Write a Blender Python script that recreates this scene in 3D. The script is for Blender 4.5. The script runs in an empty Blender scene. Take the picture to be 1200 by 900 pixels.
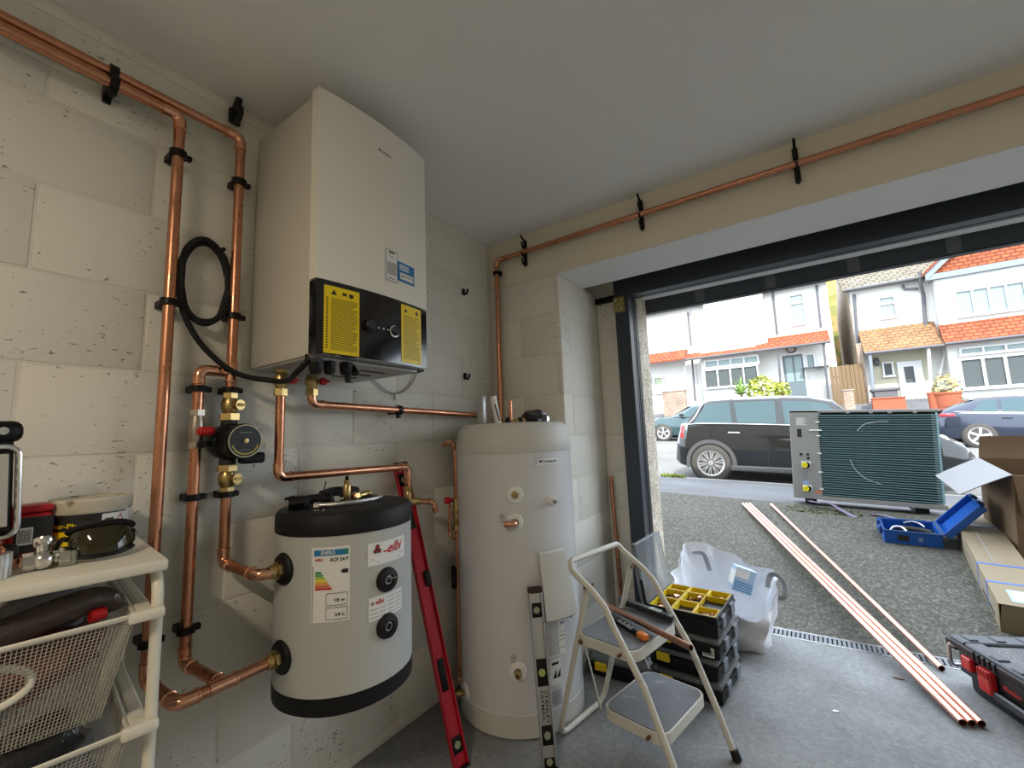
import bpy, bmesh, math, random
from mathutils import Vector, Matrix
random.seed(7)
PI = math.pi
scene = bpy.context.scene
COL = scene.collection

# ------------------------------------------------------------------ camera
CAM = Vector((1.5, -2.04, 1.175))
FPX = 505.65
def cam_axes(yaw, pit, rol):
    cy, sy = math.cos(yaw), math.sin(yaw)
    f = Vector((-sy*math.cos(pit), cy*math.cos(pit), math.sin(pit)))
    r = Vector((cy, sy, 0)); u = r.cross(f)
    c, s = math.cos(rol), math.sin(rol)
    return c*r + s*u, -s*r + c*u, f
RT, UP, FW = cam_axes(0.59156, 0.123096, -0.038835)
cd = bpy.data.cameras.new('camera'); cam = bpy.data.objects.new('camera', cd); COL.objects.link(cam)
cd.sensor_fit = 'HORIZONTAL'; cd.sensor_width = 36.0; cd.lens = FPX/1200*36.0
cd.clip_start = 0.02; cd.clip_end = 300
m = Matrix((RT, UP, -FW)).transposed().to_4x4(); m.translation = CAM
cam.matrix_world = m
scene.camera = cam

# ------------------------------------------------------------------ light
w = bpy.data.worlds.new('sky'); scene.world = w; w.use_nodes = True
bg = w.node_tree.nodes['Background']
bg.inputs[0].default_value = (0.80, 0.90, 1.0, 1); bg.inputs[1].default_value = 3.4
sd = bpy.data.lights.new('sun', 'SUN'); sd.energy = 4.5; sd.angle = 0.009; sd.color = (1.0, 0.95, 0.86)
so = bpy.data.objects.new('sun', sd); COL.objects.link(so)
so.rotation_euler = Vector((-0.42, 1.0, -1.02)).to_track_quat('-Z', 'Y').to_euler()
so.location = (5, -10, 15)
# daylight portal in the garage opening (guides sampling of the sky, gives no light of its own)
pd = bpy.data.lights.new('door_portal', 'AREA'); pd.shape = 'RECTANGLE'; pd.size = 2.3; pd.size_y = 2.0
pd.cycles.is_portal = True
po = bpy.data.objects.new('door_portal', pd); COL.objects.link(po)
po.location = (1.8, 0.93, 1.02); po.rotation_euler = (PI/2, 0, PI)
po.rotation_euler = Vector((0, -1, 0)).to_track_quat('-Z', 'Z').to_euler()
scene.view_settings.view_transform = 'Standard'
scene.view_settings.look = 'None'
scene.view_settings.exposure = 0.60
scene.view_settings.gamma = 1.0
scene.view_settings.use_curve_mapping = False
scene.cycles.use_denoising = True
scene.cycles.max_bounces = 10
scene.cycles.diffuse_bounces = 6
scene.cycles.caustics_reflective = False
scene.cycles.caustics_refractive = False
scene.cycles.sample_clamp_indirect = 4.0

# ------------------------------------------------------------------ object helpers
WM = {}
def _link(o, parent, mw):
    COL.objects.link(o)
    if parent is not None:
        o.parent = parent
    WM[o.name] = mw
    return o
def thing(name, label, cat, loc=(0, 0, 0), rz=0.0, group=None, rot=None):
    o = bpy.data.objects.new(name, None); o.empty_display_size = .05
    o.location = loc
    o.rotation_euler = rot if rot is not None else (0, 0, rz)
    mw = Matrix.LocRotScale(Vector(loc), o.rotation_euler, Vector((1, 1, 1)))
    _link(o, None, mw)
    o['label'] = label; o['category'] = cat
    if group: o['group'] = group
    return o
def tag(o, label, cat, group=None, kind=None):
    o['label'] = label; o['category'] = cat
    if group: o['group'] = group
    if kind: o['kind'] = kind
    return o
def dup(root, loc, rz=0.0, label=None, rot=None):
    r = root.copy(); COL.objects.link(r); r.location = loc
    r.rotation_euler = rot if rot is not None else (0, 0, rz)
    WM[r.name] = Matrix.LocRotScale(Vector(loc), r.rotation_euler, Vector((1, 1, 1)))
    if label: r['label'] = label
    for ch in list(root.children):
        c = ch.copy(); COL.objects.link(c); c.parent = r
        for g in list(ch.children):
            d = g.copy(); COL.objects.link(d); d.parent = c
    return r

class B:
    """collects shapes, builds one mesh object"""
    def __init__(s): s.v = []; s.f = []
    def add(s, vs, fs):
        o = len(s.v); s.v += [Vector(p) for p in vs]; s.f += [tuple(i+o for i in q) for q in fs]; return s
    def box(s, lo, hi):
        x0, y0, z0 = lo; x1, y1, z1 = hi
        return s.add([(x0,y0,z0),(x1,y0,z0),(x1,y1,z0),(x0,y1,z0),(x0,y0,z1),(x1,y0,z1),(x1,y1,z1),(x0,y1,z1)],
                     [(3,2,1,0),(4,5,6,7),(0,1,5,4),(1,2,6,5),(2,3,7,6),(3,0,4,7)])
    def rbox(s, lo, hi, r=.005, seg=1, M=None):
        bm = bmesh.new(); bmesh.ops.create_cube(bm, size=1)
        c = [(a+b)/2 for a, b in zip(lo, hi)]; d = [abs(b-a) for a, b in zip(lo, hi)]
        for v in bm.verts: v.co = Vector((v.co.x*d[0]+c[0], v.co.y*d[1]+c[1], v.co.z*d[2]+c[2]))
        r = min(r, min(d)*.49)
        bmesh.ops.bevel(bm, geom=list(bm.edges), offset=r, segments=seg, profile=.5, affect='EDGES')
        bm.verts.index_update()
        vs = [(M @ v.co) if M else v.co.copy() for v in bm.verts]
        s.add(vs, [[v.index for v in f.verts] for f in bm.faces]); bm.free(); return s
    def cyl(s, p0, p1, r0, r1=None, n=20, caps=True):
        p0 = Vector(p0); p1 = Vector(p1); r1 = r0 if r1 is None else r1
        d = (p1-p0).normalized(); a = d.orthogonal().normalized(); b = d.cross(a)
        vs = []
        for k in range(n):
            t = 2*PI*k/n; e = a*math.cos(t)+b*math.sin(t); vs += [p0+e*r0, p1+e*r1]
        fs = [(2*k, 2*((k+1) % n), 2*((k+1) % n)+1, 2*k+1) for k in range(n)]
        if caps:
            fs.append(tuple(2*k for k in range(n))[::-1]); fs.append(tuple(2*k+1 for k in range(n)))
        return s.add(vs, fs)
    def lathe(s, prof, o=(0, 0, 0), axis=(0, 0, 1), n=32, close=False):
        """prof: (radius, height) pairs along axis"""
        o = Vector(o); d = Vector(axis).normalized(); a = d.orthogonal().normalized(); b = d.cross(a)
        vs = []; fs = []; m_ = len(prof)
        for k in range(n):
            t = 2*PI*k/n; e = a*math.cos(t)+b*math.sin(t)
            for r, h in prof: vs.append(o+e*r+d*h)
        for k in range(n):
            k2 = (k+1) % n
            for j in range(m_-1): fs.append((k*m_+j, k2*m_+j, k2*m_+j+1, k*m_+j+1))
            if close: fs.append((k*m_+m_-1, k2*m_+m_-1, k2*m_, k*m_))
        if not close:
            if prof[0][0] > 1e-6: fs.append(tuple(k*m_ for k in range(n))[::-1])
            if prof[-1][0] > 1e-6: fs.append(tuple(k*m_+m_-1 for k in range(n)))
        return s.add(vs, fs)
    def tube(s, pts, r, n=10, caps=True, closed=False, radii=None):
        pts = [Vector(p) for p in pts]; N = len(pts)
        vs = []; fs = []; a = None
        for i, p in enumerate(pts):
            if closed: t = pts[(i+1) % N]-pts[i-1]
            else: t = pts[min(i+1, N-1)]-pts[max(i-1, 0)]
            t = t.normalized() if t.length > 1e-9 else Vector((0, 0, 1))
            if a is None: a = t.orthogonal().normalized()
            else:
                a = a-t*a.dot(t); a = a.normalized() if a.length > 1e-6 else t.orthogonal().normalized()
            b = t.cross(a); rr = radii[i] if radii else r
            for k in range(n):
                q = 2*PI*k/n; vs.append(p+(a*math.cos(q)+b*math.sin(q))*rr)
        for i in range(N if closed else N-1):
            j = (i+1) % N
            for k in range(n):
                k2 = (k+1) % n; fs.append((i*n+k, i*n+k2, j*n+k2, j*n+k))
        if caps and not closed:
            fs.append(tuple(range(n))[::-1]); fs.append(tuple((N-1)*n+k for k in range(n)))
        return s.add(vs, fs)
    def prism(s, out, o, ex, ey, ez, d):
        """outline (2D) in plane ex,ey at o extruded by d along ez"""
        o = Vector(o); ex = Vector(ex); ey = Vector(ey); ez = Vector(ez); n = len(out)
        vs = [o+ex*x+ey*y for x, y in out]+[o+ex*x+ey*y+ez*d for x, y in out]
        fs = [tuple(range(n))[::-1], tuple(range(n, 2*n))]+[(k, (k+1) % n, n+(k+1) % n, n+k) for k in range(n)]
        return s.add(vs, fs)
    def sphere(s, c, r, n=14, m_=8, sc=(1, 1, 1)):
        c = Vector(c); vs = []; fs = []
        for j in range(m_+1):
            ph = -PI/2+PI*j/m_
            for k in range(n):
                t = 2*PI*k/n
                vs.append(c+Vector((math.cos(ph)*math.cos(t)*r*sc[0], math.cos(ph)*math.sin(t)*r*sc[1], math.sin(ph)*r*sc[2])))
        for j in range(m_):
            for k in range(n): fs.append((j*n+k, j*n+(k+1) % n, (j+1)*n+(k+1) % n, (j+1)*n+k))
        return s.add(vs, fs)
    def grid(s, fn, nu, nv):
        vs = [fn(i/nu, j/nv) for j in range(nv+1) for i in range(nu+1)]
        return s.add(vs, [(j*(nu+1)+i, j*(nu+1)+i+1, (j+1)*(nu+1)+i+1, (j+1)*(nu+1)+i) for j in range(nv) for i in range(nu)])
    def xf(s, M): s.v = [M @ p for p in s.v]; return s
    def mesh(s, name, mat, smooth=35):
        me = bpy.data.meshes.new(name); me.from_pydata([tuple(p) for p in s.v], [], s.f)
        if mat: me.materials.append(mat)
        me.validate()
        bm = bmesh.new(); bm.from_mesh(me); bmesh.ops.remove_doubles(bm, verts=list(bm.verts), dist=1e-6)
        bmesh.ops.recalc_face_normals(bm, faces=list(bm.faces)); bm.to_mesh(me); bm.free()
        if smooth:
            for p in me.polygons: p.use_smooth = True
            me.set_sharp_from_angle(angle=math.radians(smooth))
        return me
    def obj(s, name, mat, parent=None, local=False, smooth=35):
        mw = WM[parent.name] if parent is not None else Matrix.Identity(4)
        if parent is not None and not local:
            inv = mw.inverted(); s.v = [inv @ p for p in s.v]
        o = bpy.data.objects.new(name, s.mesh(name, mat, smooth))
        return _link(o, parent, mw)
    def top(s, name, mat, label, cat, group=None, base=None, smooth=35, kind=None):
        """a one-mesh top-level thing with its origin at base"""
        if base is None:
            n = len(s.v); lo = min(p.z for p in s.v)
            base = (sum(p.x for p in s.v)/n, sum(p.y for p in s.v)/n, lo)
        b = Vector(base); s.v = [p-b for p in s.v]
        o = bpy.data.objects.new(name, s.mesh(name, mat, smooth)); o.location = b
        _link(o, None, Matrix.Translation(b)); return tag(o, label, cat, group, kind)
def struct(name, bb, mat, parent=None, smooth=0, kind='structure'):
    o = bb.obj(name, mat, parent, smooth=smooth)
    if parent is None: o['kind'] = kind
    return o
def inst(src, name, parent, M):
    """another object sharing src's mesh"""
    o = bpy.data.objects.new(name, src.data if hasattr(src, 'data') else src)
    _link(o, parent, WM[parent.name] if parent is not None else Matrix.Identity(4)); o.matrix_basis = M; return o
def fillet(pts, r, n=6):
    """polyline with rounded corners"""
    pts = [Vector(p) for p in pts]; out = [pts[0]]
    for i in range(1, len(pts)-1):
        a, p, b = pts[i-1], pts[i], pts[i+1]
        u = (a-p).normalized(); v = (b-p).normalized(); ang = u.angle(v)
        if ang > PI-1e-3: out.append(p); continue
        t = min(r/math.tan(ang/2), (a-p).length*.49, (b-p).length*.49); rr = t*math.tan(ang/2)
        c = p+(u+v).normalized()*(rr/math.sin(ang/2))
        s0 = p+u*t-c; s1 = p+v*t-c; ax = s0.cross(s1).normalized(); tot = s0.angle(s1)
        for k in range(n+1): out.append(c+Matrix.Rotation(tot*k/n, 3, ax) @ s0)
    out.append(pts[-1]); return out
def spline(pts, n=8, closed=False):
    pts = [Vector(p) for p in pts]; N = len(pts); out = []
    for i in range(N if closed else N-1):
        g = lambda k: pts[k % N] if closed else pts[max(0, min(N-1, k))]
        p0, p1, p2, p3 = g(i-1), g(i), g(i+1), g(i+2)
        for k in range(n):
            t = k/n
            out.append(.5*((2*p1)+(p2-p0)*t+(2*p0-5*p1+4*p2-p3)*t*t+(3*p1-p0-3*p2+p3)*t**3))
    if not closed: out.append(pts[-1])
    return out
_tc = {}
def text_geo(txt, size=1.0, bold=False):
    """flat triangulated lettering, left aligned, baseline at 0"""
    k = (txt, bold)
    if k not in _tc:
        cu = bpy.data.curves.new('lettering', 'FONT'); cu.body = txt; cu.size = 1.0; cu.resolution_u = 2
        if bold: cu.offset = .018
        o = bpy.data.objects.new('lettering', cu); COL.objects.link(o)
        bpy.context.view_layer.update()
        me = bpy.data.meshes.new_from_object(o.evaluated_get(bpy.context.evaluated_depsgraph_get()))
        _tc[k] = ([tuple(v.co) for v in me.vertices], [tuple(p.vertices) for p in me.polygons])
        bpy.data.objects.remove(o); bpy.data.curves.remove(cu); bpy.data.meshes.remove(me)
    vs, fs = _tc[k]
    return [(x*size, y*size) for x, y, z in vs], fs
def lettering(b, txt, width, fn, x0=0.0, y0=0.0, height=None, bold=True):
    """text scaled to width (and cap height) mapped by fn(x, y) -> point"""
    vs, fs = text_geo(txt, 1.0, bold)
    xs = [p[0] for p in vs]; ys = [p[1] for p in vs]; w_ = max(xs)-min(xs); h_ = max(ys)-min(ys)
    sx = width/w_; sy = height/h_ if height else sx
    return b.add([fn(x0+(x-min(xs))*sx, y0+(y-min(ys))*sy) for x, y in vs], fs)
def plane_fn(o, ex, ey):
    o = Vector(o); ex = Vector(ex); ey = Vector(ey)
    return lambda x, y: o+ex*x+ey*y
def at(x, y, Y):
    """the point of the plane at distance Y down the street that the photograph shows at x, y"""
    d = RT*((x-600)/FPX)-UP*((y-450)/FPX)+FW
    return CAM+d*((Y-CAM.y)/d.y)

# ------------------------------------------------------------------ materials
MATS = {}
def mat(name, col, rough=.5, metal=0.0, var=0.0, vs=8.0, bump=0.0, bs=60.0, coat=0.0, spec=.5, trans=0.0, alpha=1.0, dark=None, dscale=20.0, dth=.62, emis=0.0, ior=1.45, dist=.002):
    m = bpy.data.materials.new(name); m.use_nodes = True; nt = m.node_tree; N = nt.nodes; L = nt.links
    p = N['Principled BSDF']
    p.inputs['Base Color'].default_value = (*col, 1); p.inputs['Roughness'].default_value = rough
    p.inputs['Metallic'].default_value = metal; p.inputs['Specular IOR Level'].default_value = spec
    p.inputs['Coat Weight'].default_value = coat; p.inputs['Coat Roughness'].default_value = .08
    p.inputs['Transmission Weight'].default_value = trans; p.inputs['Alpha'].default_value = alpha; p.inputs['IOR'].default_value = ior
    if emis: p.inputs['Emission Color'].default_value = (*col, 1); p.inputs['Emission Strength'].default_value = emis
    tc = N.new('ShaderNodeTexCoord')
    if var or dark:
        no = N.new('ShaderNodeTexNoise'); no.inputs['Scale'].default_value = vs; no.inputs['Detail'].default_value = 5
        L.new(tc.outputs['Object'], no.inputs['Vector'])
        mx = N.new('ShaderNodeMix'); mx.data_type = 'RGBA'
        mx.inputs[6].default_value = (*[min(1, c*(1-var)) for c in col], 1); mx.inputs[7].default_value = (*[min(1, c*(1+var)) for c in col], 1)
        L.new(no.outputs['Fac'], mx.inputs[0]); src = mx.outputs[2]
        if dark:
            n2 = N.new('ShaderNodeTexNoise'); n2.inputs['Scale'].default_value = dscale; n2.inputs['Detail'].default_value = 4
            L.new(tc.outputs['Object'], n2.inputs['Vector'])
            rp = N.new('ShaderNodeValToRGB'); rp.color_ramp.elements[0].position = dth; rp.color_ramp.elements[1].position = dth+.09
            L.new(n2.outputs['Fac'], rp.inputs[0])
            m2 = N.new('ShaderNodeMix'); m2.data_type = 'RGBA'; L.new(rp.outputs[0], m2.inputs[0])
            L.new(src, m2.inputs[6]); m2.inputs[7].default_value = (*dark, 1); src = m2.outputs[2]
        L.new(src, p.inputs['Base Color'])
    if bump:
        nb = N.new('ShaderNodeTexNoise'); nb.inputs['Scale'].default_value = bs; nb.inputs['Detail'].default_value = 4
        L.new(tc.outputs['Object'], nb.inputs['Vector'])
        bn = N.new('ShaderNodeBump'); bn.inputs['Strength'].default_value = bump; bn.inputs['Distance'].default_value = dist
        L.new(nb.outputs['Fac'], bn.inputs['Height']); L.new(bn.outputs[0], p.inputs['Normal'])
    MATS[name] = m; return m
def node(m, typ, **kw):
    n = m.node_tree.nodes.new(typ)
    for k, v in kw.items(): setattr(n, k, v)
    return n
PAINT = (.78, .755, .68)
def block_paint(name, col):
    """painted concrete block: soft unevenness, small open pits"""
    m = mat(name, col, .62, var=.05, vs=3.0)
    nt = m.node_tree; N = nt.nodes; L = nt.links; p = N['Principled BSDF']
    tc = N.new('ShaderNodeNewGeometry')
    n1 = N.new('ShaderNodeTexNoise'); n1.inputs['Scale'].default_value = 55; n1.inputs['Detail'].default_value = 6; n1.inputs['Distortion'].default_value = .6
    n2 = N.new('ShaderNodeTexNoise'); n2.inputs['Scale'].default_value = 3.2; n2.inputs['Detail'].default_value = 2
    mp = N.new('ShaderNodeMapping'); mp.inputs['Scale'].default_value = (1, 1, 1.9)
    L.new(tc.outputs['Position'], mp.inputs[0]); L.new(mp.outputs[0], n1.inputs['Vector']); L.new(tc.outputs['Position'], n2.inputs['Vector'])
    ad = N.new('ShaderNodeMath'); ad.operation = 'MULTIPLY_ADD'; ad.inputs[1].default_value = .30
    L.new(n2.outputs['Fac'], ad.inputs[0]); L.new(n1.outputs['Fac'], ad.inputs[2])
    rp = N.new('ShaderNodeValToRGB'); rp.color_ramp.elements[0].position = .815; rp.color_ramp.elements[1].position = .87
    rp.color_ramp.elements[0].color = (1, 1, 1, 1); rp.color_ramp.elements[1].color = (0, 0, 0, 1)
    L.new(ad.outputs[0], rp.inputs[0])
    n3 = N.new('ShaderNodeTexNoise'); n3.inputs['Scale'].default_value = 120; n3.inputs['Detail'].default_value = 5
    L.new(tc.outputs['Position'], n3.inputs['Vector'])
    a2 = N.new('ShaderNodeMath'); a2.operation = 'MULTIPLY_ADD'; a2.inputs[1].default_value = .22
    L.new(n3.outputs['Fac'], a2.inputs[0]); L.new(rp.outputs[0], a2.inputs[2])
    bn = N.new('ShaderNodeBump'); bn.inputs['Strength'].default_value = .8; bn.inputs['Distance'].default_value = .004
    L.new(a2.outputs[0], bn.inputs['Height']); L.new(bn.outputs[0], p.inputs['Normal'])
    src = p.inputs['Base Color'].links[0].from_socket
    mx = N.new('ShaderNodeMix'); mx.data_type = 'RGBA'; mx.inputs[6].default_value = (col[0]*.55, col[1]*.52, col[2]*.47, 1)
    L.new(rp.outputs[0], mx.inputs[0]); L.new(src, mx.inputs[7]); L.new(mx.outputs[2], p.inputs['Base Color'])
    return m
M_block = block_paint('painted_block', PAINT)
M_mortar = mat('painted_mortar', (.74, .71, .635), .7, var=.06, vs=6, bump=.3, bs=80)
M_plaster = mat('plaster_cream', (.80, .735, .60), .7, var=.03, vs=3, bump=.08, bs=90)
M_soffit = mat('soffit_white', (.82, .83, .83), .7, var=.03, vs=3, bump=.1, bs=60)
M_ceil = mat('ceiling_paint', (.86, .86, .85), .8, var=.03, vs=2, bump=.05, bs=70)
def speckle(name, c0, c1, c2, s1, s2, rough=.85, bump=.6, big=1.2):
    """concrete or dash: two tones in voronoi grains over a slow noise"""
    m = mat(name, c0, rough); nt = m.node_tree; N = nt.nodes; L = nt.links; p = N['Principled BSDF']
    tc = N.new('ShaderNodeNewGeometry')
    v = N.new('ShaderNodeTexVoronoi'); v.inputs['Scale'].default_value = s1; L.new(tc.outputs['Position'], v.inputs['Vector'])
    rp = N.new('ShaderNodeValToRGB'); L.new(v.outputs['Color'], rp.inputs[0])
    e = rp.color_ramp.elements; e[0].color = (*c0, 1); e[1].color = (*c2, 1); e.new(.5).color = (*c1, 1)
    n = N.new('ShaderNodeTexNoise'); n.inputs['Scale'].default_value = big; n.inputs['Detail'].default_value = 8; L.new(tc.outputs['Position'], n.inputs['Vector'])
    mx = N.new('ShaderNodeMix'); mx.data_type = 'RGBA'; mx.blend_type = 'OVERLAY'; mx.inputs[0].default_value = .55
    L.new(rp.outputs[0], mx.inputs[6]); L.new(n.outputs['Color'], mx.inputs[7])
    bw = N.new('ShaderNodeRGBToBW'); L.new(n.outputs['Color'], bw.inputs[0]); L.new(n.outputs['Fac'], mx.inputs[7])
    L.new(mx.outputs[2], p.inputs['Base Color'])
    n2 = N.new('ShaderNodeTexNoise'); n2.inputs['Scale'].default_value = s2; n2.inputs['Detail'].default_value = 6; L.new(tc.outputs['Position'], n2.inputs['Vector'])
    bn = N.new('ShaderNodeBump'); bn.inputs['Strength'].default_value = bump; bn.inputs['Distance'].default_value = .006
    L.new(n2.outputs['Fac'], bn.inputs['Height']); L.new(bn.outputs[0], p.inputs['Normal'])
    return m
M_floor = speckle('garage_concrete', (.205, .21, .215), (.235, .24, .245), (.285, .29, .29), 70, 45, .8, .35, 2.6)
M_drive = speckle('drive_concrete', (.050, .048, .039), (.076, .073, .060), (.17, .165, .14), 75, 50, .9, 1.0, .9)
M_pave = speckle('pavement_asphalt', (.10, .10, .108), (.115, .115, .123), (.145, .145, .15), 60, 60, .9, .4, 1.0)
M_road = speckle('road_asphalt', (.115, .11, .105), (.14, .135, .13), (.18, .175, .17), 30, 40, .9, .4, .5)
M_dash = speckle('pebbledash', (.20, .15, .10), (.55, .48, .38), (.85, .80, .70), 130, 110, .9, 1.0, 8)
M_frame = mat('anthracite_frame', (.030, .040, .056), .42, var=.1, vs=4)
M_fascia = mat('fascia_dark', (.055, .065, .078), .5, var=.15, vs=3)
M_brassy = mat('brass_plate', (.30, .245, .06), .4, .7, var=.2, vs=60)
M_kerb = mat('kerb_stone', (.28, .27, .25), .85, var=.12, vs=5, bump=.3)
def copper_mat(name, col, rough):
    m = mat(name, col, rough, 1.0, var=.16, vs=14); N = m.node_tree.nodes; L = m.node_tree.links; p = N['Principled BSDF']
    tc = N['Texture Coordinate']
    n = N.new('ShaderNodeTexNoise'); n.inputs['Scale'].default_value = 22; n.inputs['Detail'].default_value = 4; L.new(tc.outputs['Object'], n.inputs['Vector'])
    mr = N.new('ShaderNodeMapRange'); mr.inputs[1].default_value = .3; mr.inputs[2].default_value = .75; mr.inputs[3].default_value = rough-.07; mr.inputs[4].default_value = rough+.2
    L.new(n.outputs['Fac'], mr.inputs[0]); L.new(mr.outputs[0], p.inputs['Roughness'])
    return m
M_cu = copper_mat('copper_tube', (.61, .285, .17), .26)
M_cu2 = copper_mat('copper_fitting', (.82, .43, .27), .16)
M_cupink = copper_mat('copper_new', (.66, .36, .28), .33)
M_brass = mat('brass', (.52, .385, .165), .33, 1.0, var=.18, vs=40)
M_chrome = mat('chrome', (.75, .75, .74), .18, 1.0, var=.1, vs=40)
M_steel = mat('steel_dull', (.5, .5, .5), .38, 1.0, var=.15, vs=25)
M_black = mat('black_plastic', (.006, .006, .0065), .42, var=.2, vs=20, spec=.3)
M_rubber = mat('black_rubber', (.008, .008, .009), .55, var=.2, vs=30, spec=.35)
M_blackgloss = mat('black_gloss', (.008, .008, .010), .12, coat=.6)
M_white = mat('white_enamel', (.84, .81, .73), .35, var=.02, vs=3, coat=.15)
M_whitep = mat('white_plastic', (.80, .80, .77), .45, var=.03, vs=5)
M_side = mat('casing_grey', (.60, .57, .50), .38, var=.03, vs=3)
M_yellow = mat('label_yellow', (.90, .67, .01), .4)
M_ink = mat('ink_black', (.02, .02, .02), .5)
M_inkgrey = mat('ink_grey', (.25, .25, .25), .5)
M_paper = mat('paper_white', (.82, .82, .80), .5)
M_blue = mat('ink_blue', (.02, .20, .45), .4)
M_red = mat('red_plastic', (.50, .012, .015), .35, var=.1, vs=20)
M_inkred = mat('ink_red', (.55, .02, .03), .5)
M_greyply = mat('tank_jacket', (.50, .51, .49), .42, var=.03, vs=5)
M_cylgrey = mat('cylinder_enamel', (.64, .645, .665), .30, var=.02, vs=3, coat=.2)
M_cap = mat('cylinder_cap', (.585, .58, .545), .5, var=.03, vs=6)
# ------------------------------------------------------------------ the garage shell
H = 2.338
BJ = [1.17+.225*k for k in range(-5, 6)]          # bed joints
def ground_z(X, Y):
    """level of the ground outside: ramp up to the pavement, cross fall along the street"""
    top = .40-.05*(X-.8)
    kerb = .335-.049*X
    if Y < 1.08: return 0.0
    if Y < 3.45: return top*(Y-1.08)/2.37
    if Y < 6.15: return top+(kerb-top)*(Y-3.45)/2.70
    return .29-.049*X+.0425*(Y-6.3)
def block_run(parent, o, ex, n, length, z0, z1, phase, depth=.012, joint=.0065):
    """courses of blocks on the face at o running along ex with outward normal n"""
    o = Vector(o); ex = Vector(ex); n = Vector(n); cache = {}
    zs = [z0]+[z for z in BJ if z0+.03 < z < z1-.03]+[z1]
    for ci in range(len(zs)-1):
        a, b = zs[ci], zs[ci+1]
        kz = round((b-1.17)/.225) if b < z1 else round((a-1.17)/.225)+1
        ph = phase if kz % 2 else phase+.225
        cuts = [0.0]; t = ph % .45
        while t < length-.02:
            if t > .02: cuts.append(t)
            t += .45
        cuts.append(length)
        for i in range(len(cuts)-1):
            w_, h_ = cuts[i+1]-cuts[i]-joint, b-a-joint
            key = (round(w_, 3), round(h_, 3))
            R3 = Matrix((ex, n, Vector((0, 0, 1)))).transposed().to_4x4()
            R3.translation = o+ex*(cuts[i]+joint/2)+Vector((0, 0, a+joint/2))+n*random.uniform(-.0008, .0008)
            if key not in cache:
                cache[key] = B().rbox((0, -depth, 0), (w_, 0, h_), .0030, 2).mesh('block', M_block, 30)
            inst(cache[key], 'block', parent, R3)
wl = struct('wall_left', B().box((-.15, -4.2, -.05), (-.0022, .53, 2.45)), M_mortar)
block_run(wl, (0, -3.3, 0), (0, 1, 0), (1, 0, 0), 3.3, 0.0, H, .54)
# the pier beside the garage opening, its reveal and the return behind it
wf = struct('wall_front', B().box((-.1, .0022, -.05), (.4558, .53, 2.06)), M_mortar)
block_run(wf, (0, 0, 0), (1, 0, 0), (0, -1, 0), .458, 0.0, 2.06, .205)
block_run(wf, (.458, 0, 0), (0, 1, 0), (1, 0, 0), .53, 0.0, 2.06, .105)
wr_ = struct('wall_front_return', B().box((.0, .5335, -.05), (.655, .60, 2.36)), M_mortar)
block_run(wr_, (.458, .53, 0), (1, 0, 0), (0, -1, 0), .20, 0.0, 2.30, .13)
# plastered beam over the opening
struct('lintel_beam', B().rbox((-.1, 0, 2.062), (3.3, .325, 2.45), .004), M_plaster)
struct('trim_1', B().box((.458, .002, 2.0585), (3.2, .325, 2.0618)), M_soffit)
struct('ceiling', B().box((-.15, -4.2, H), (3.3, .60, H+.12)), M_ceil)
struct('wall_right', B().box((3.2, -4.2, -.05), (3.35, .95, 2.45)), M_block)
struct('wall_back', B().box((-.15, -4.3, -.05), (3.35, -4.2, 2.45)), M_block)
def floor_grid():
    b = B(); nx, ny = 34, 52
    return b.grid(lambda u, v: Vector((-.15+3.4*u, -4.2+5.16*v, .0)), 2, 2)
struct('floor', floor_grid(), M_floor)
# outer skin of the house front: pebbledashed pier, soffit, wall over the door
wo = struct('wall_outer', B().box((-5.2, .60, -.1), (.655, .93, 5.6)).box((.655, .60, 2.10), (3.0, .93, 5.6)).box((3.0, .60, -.1), (8.0, .93, 5.6)), M_dash)
struct('trim_3', B().box((.655, .535, 2.092), (3.0, .932, 2.1005)), M_soffit)
struct('house_roof', B().box((-5.2, -6.0, 5.6), (8.0, 1.15, 5.75)), M_fascia)
# dark fascia hung outside the opening
tf = struct('trim_4', B().rbox((.48, .945, 2.005), (3.2, .985, 2.22), .004), M_fascia)
B().box((.48, .943, 1.999), (3.2, .99, 2.0055)).obj('drip_edge', M_fascia, tf, smooth=0)
for i in range(5):
    x = .98+.40*i
    B().rbox((x, .9435, 2.01), (x+.055, .9455, 2.12), .001).obj('bracket_strap', MATS.get('strap_fascia') or mat('strap_fascia', (.13, .14, .15), .4), tf, smooth=0)
# door frame of the roller door
df = thing('garage_door_frame', 'anthracite grey steel frame lining the open garage doorway', 'door frame', (1.7, .5, 0))
df['kind'] = 'structure'; del df['category']; df.name = 'door_1'; WM['door_1'] = WM.get('garage_door_frame')
jb = B().rbox((.602, .455, 0), (.688, .529, 2.0), .004).rbox((.672, .529, 0), (.690, .56, 2.0), .002)
jb.obj('jamb', M_frame, df)
B().rbox((.690, .548, 0), (.6935, .60, 2.0), .001).obj('weather_strip', M_rubber, df)
B().rbox((.602, .455, 2.0), (3.1, .529, 2.145), .004).rbox((.602, .448, 2.105), (3.1, .456, 2.135), .002).obj('header', M_frame, df)
B().rbox((.602, .529, 1.998), (3.1, .56, 2.02), .002).obj('header_lip', M_frame, df)
bk = B().rbox((.598, .4475, 1.905), (.668, .4555, 2.0), .003).obj('corner_plate', M_brassy, df)
bb = B()
for x, z in ((.615, 1.925), (.65, 1.925), (.615, 1.98), (.65, 1.98), (.633, 1.952)): bb.cyl((x, .4475, z), (x, .443, z), .0065, n=8)
bb.obj('bolt', M_steel, bk)
B().rbox((.458, .50, 2.0), (.603, .529, 2.035), .002).obj('cable_channel', M_black, df)
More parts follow.
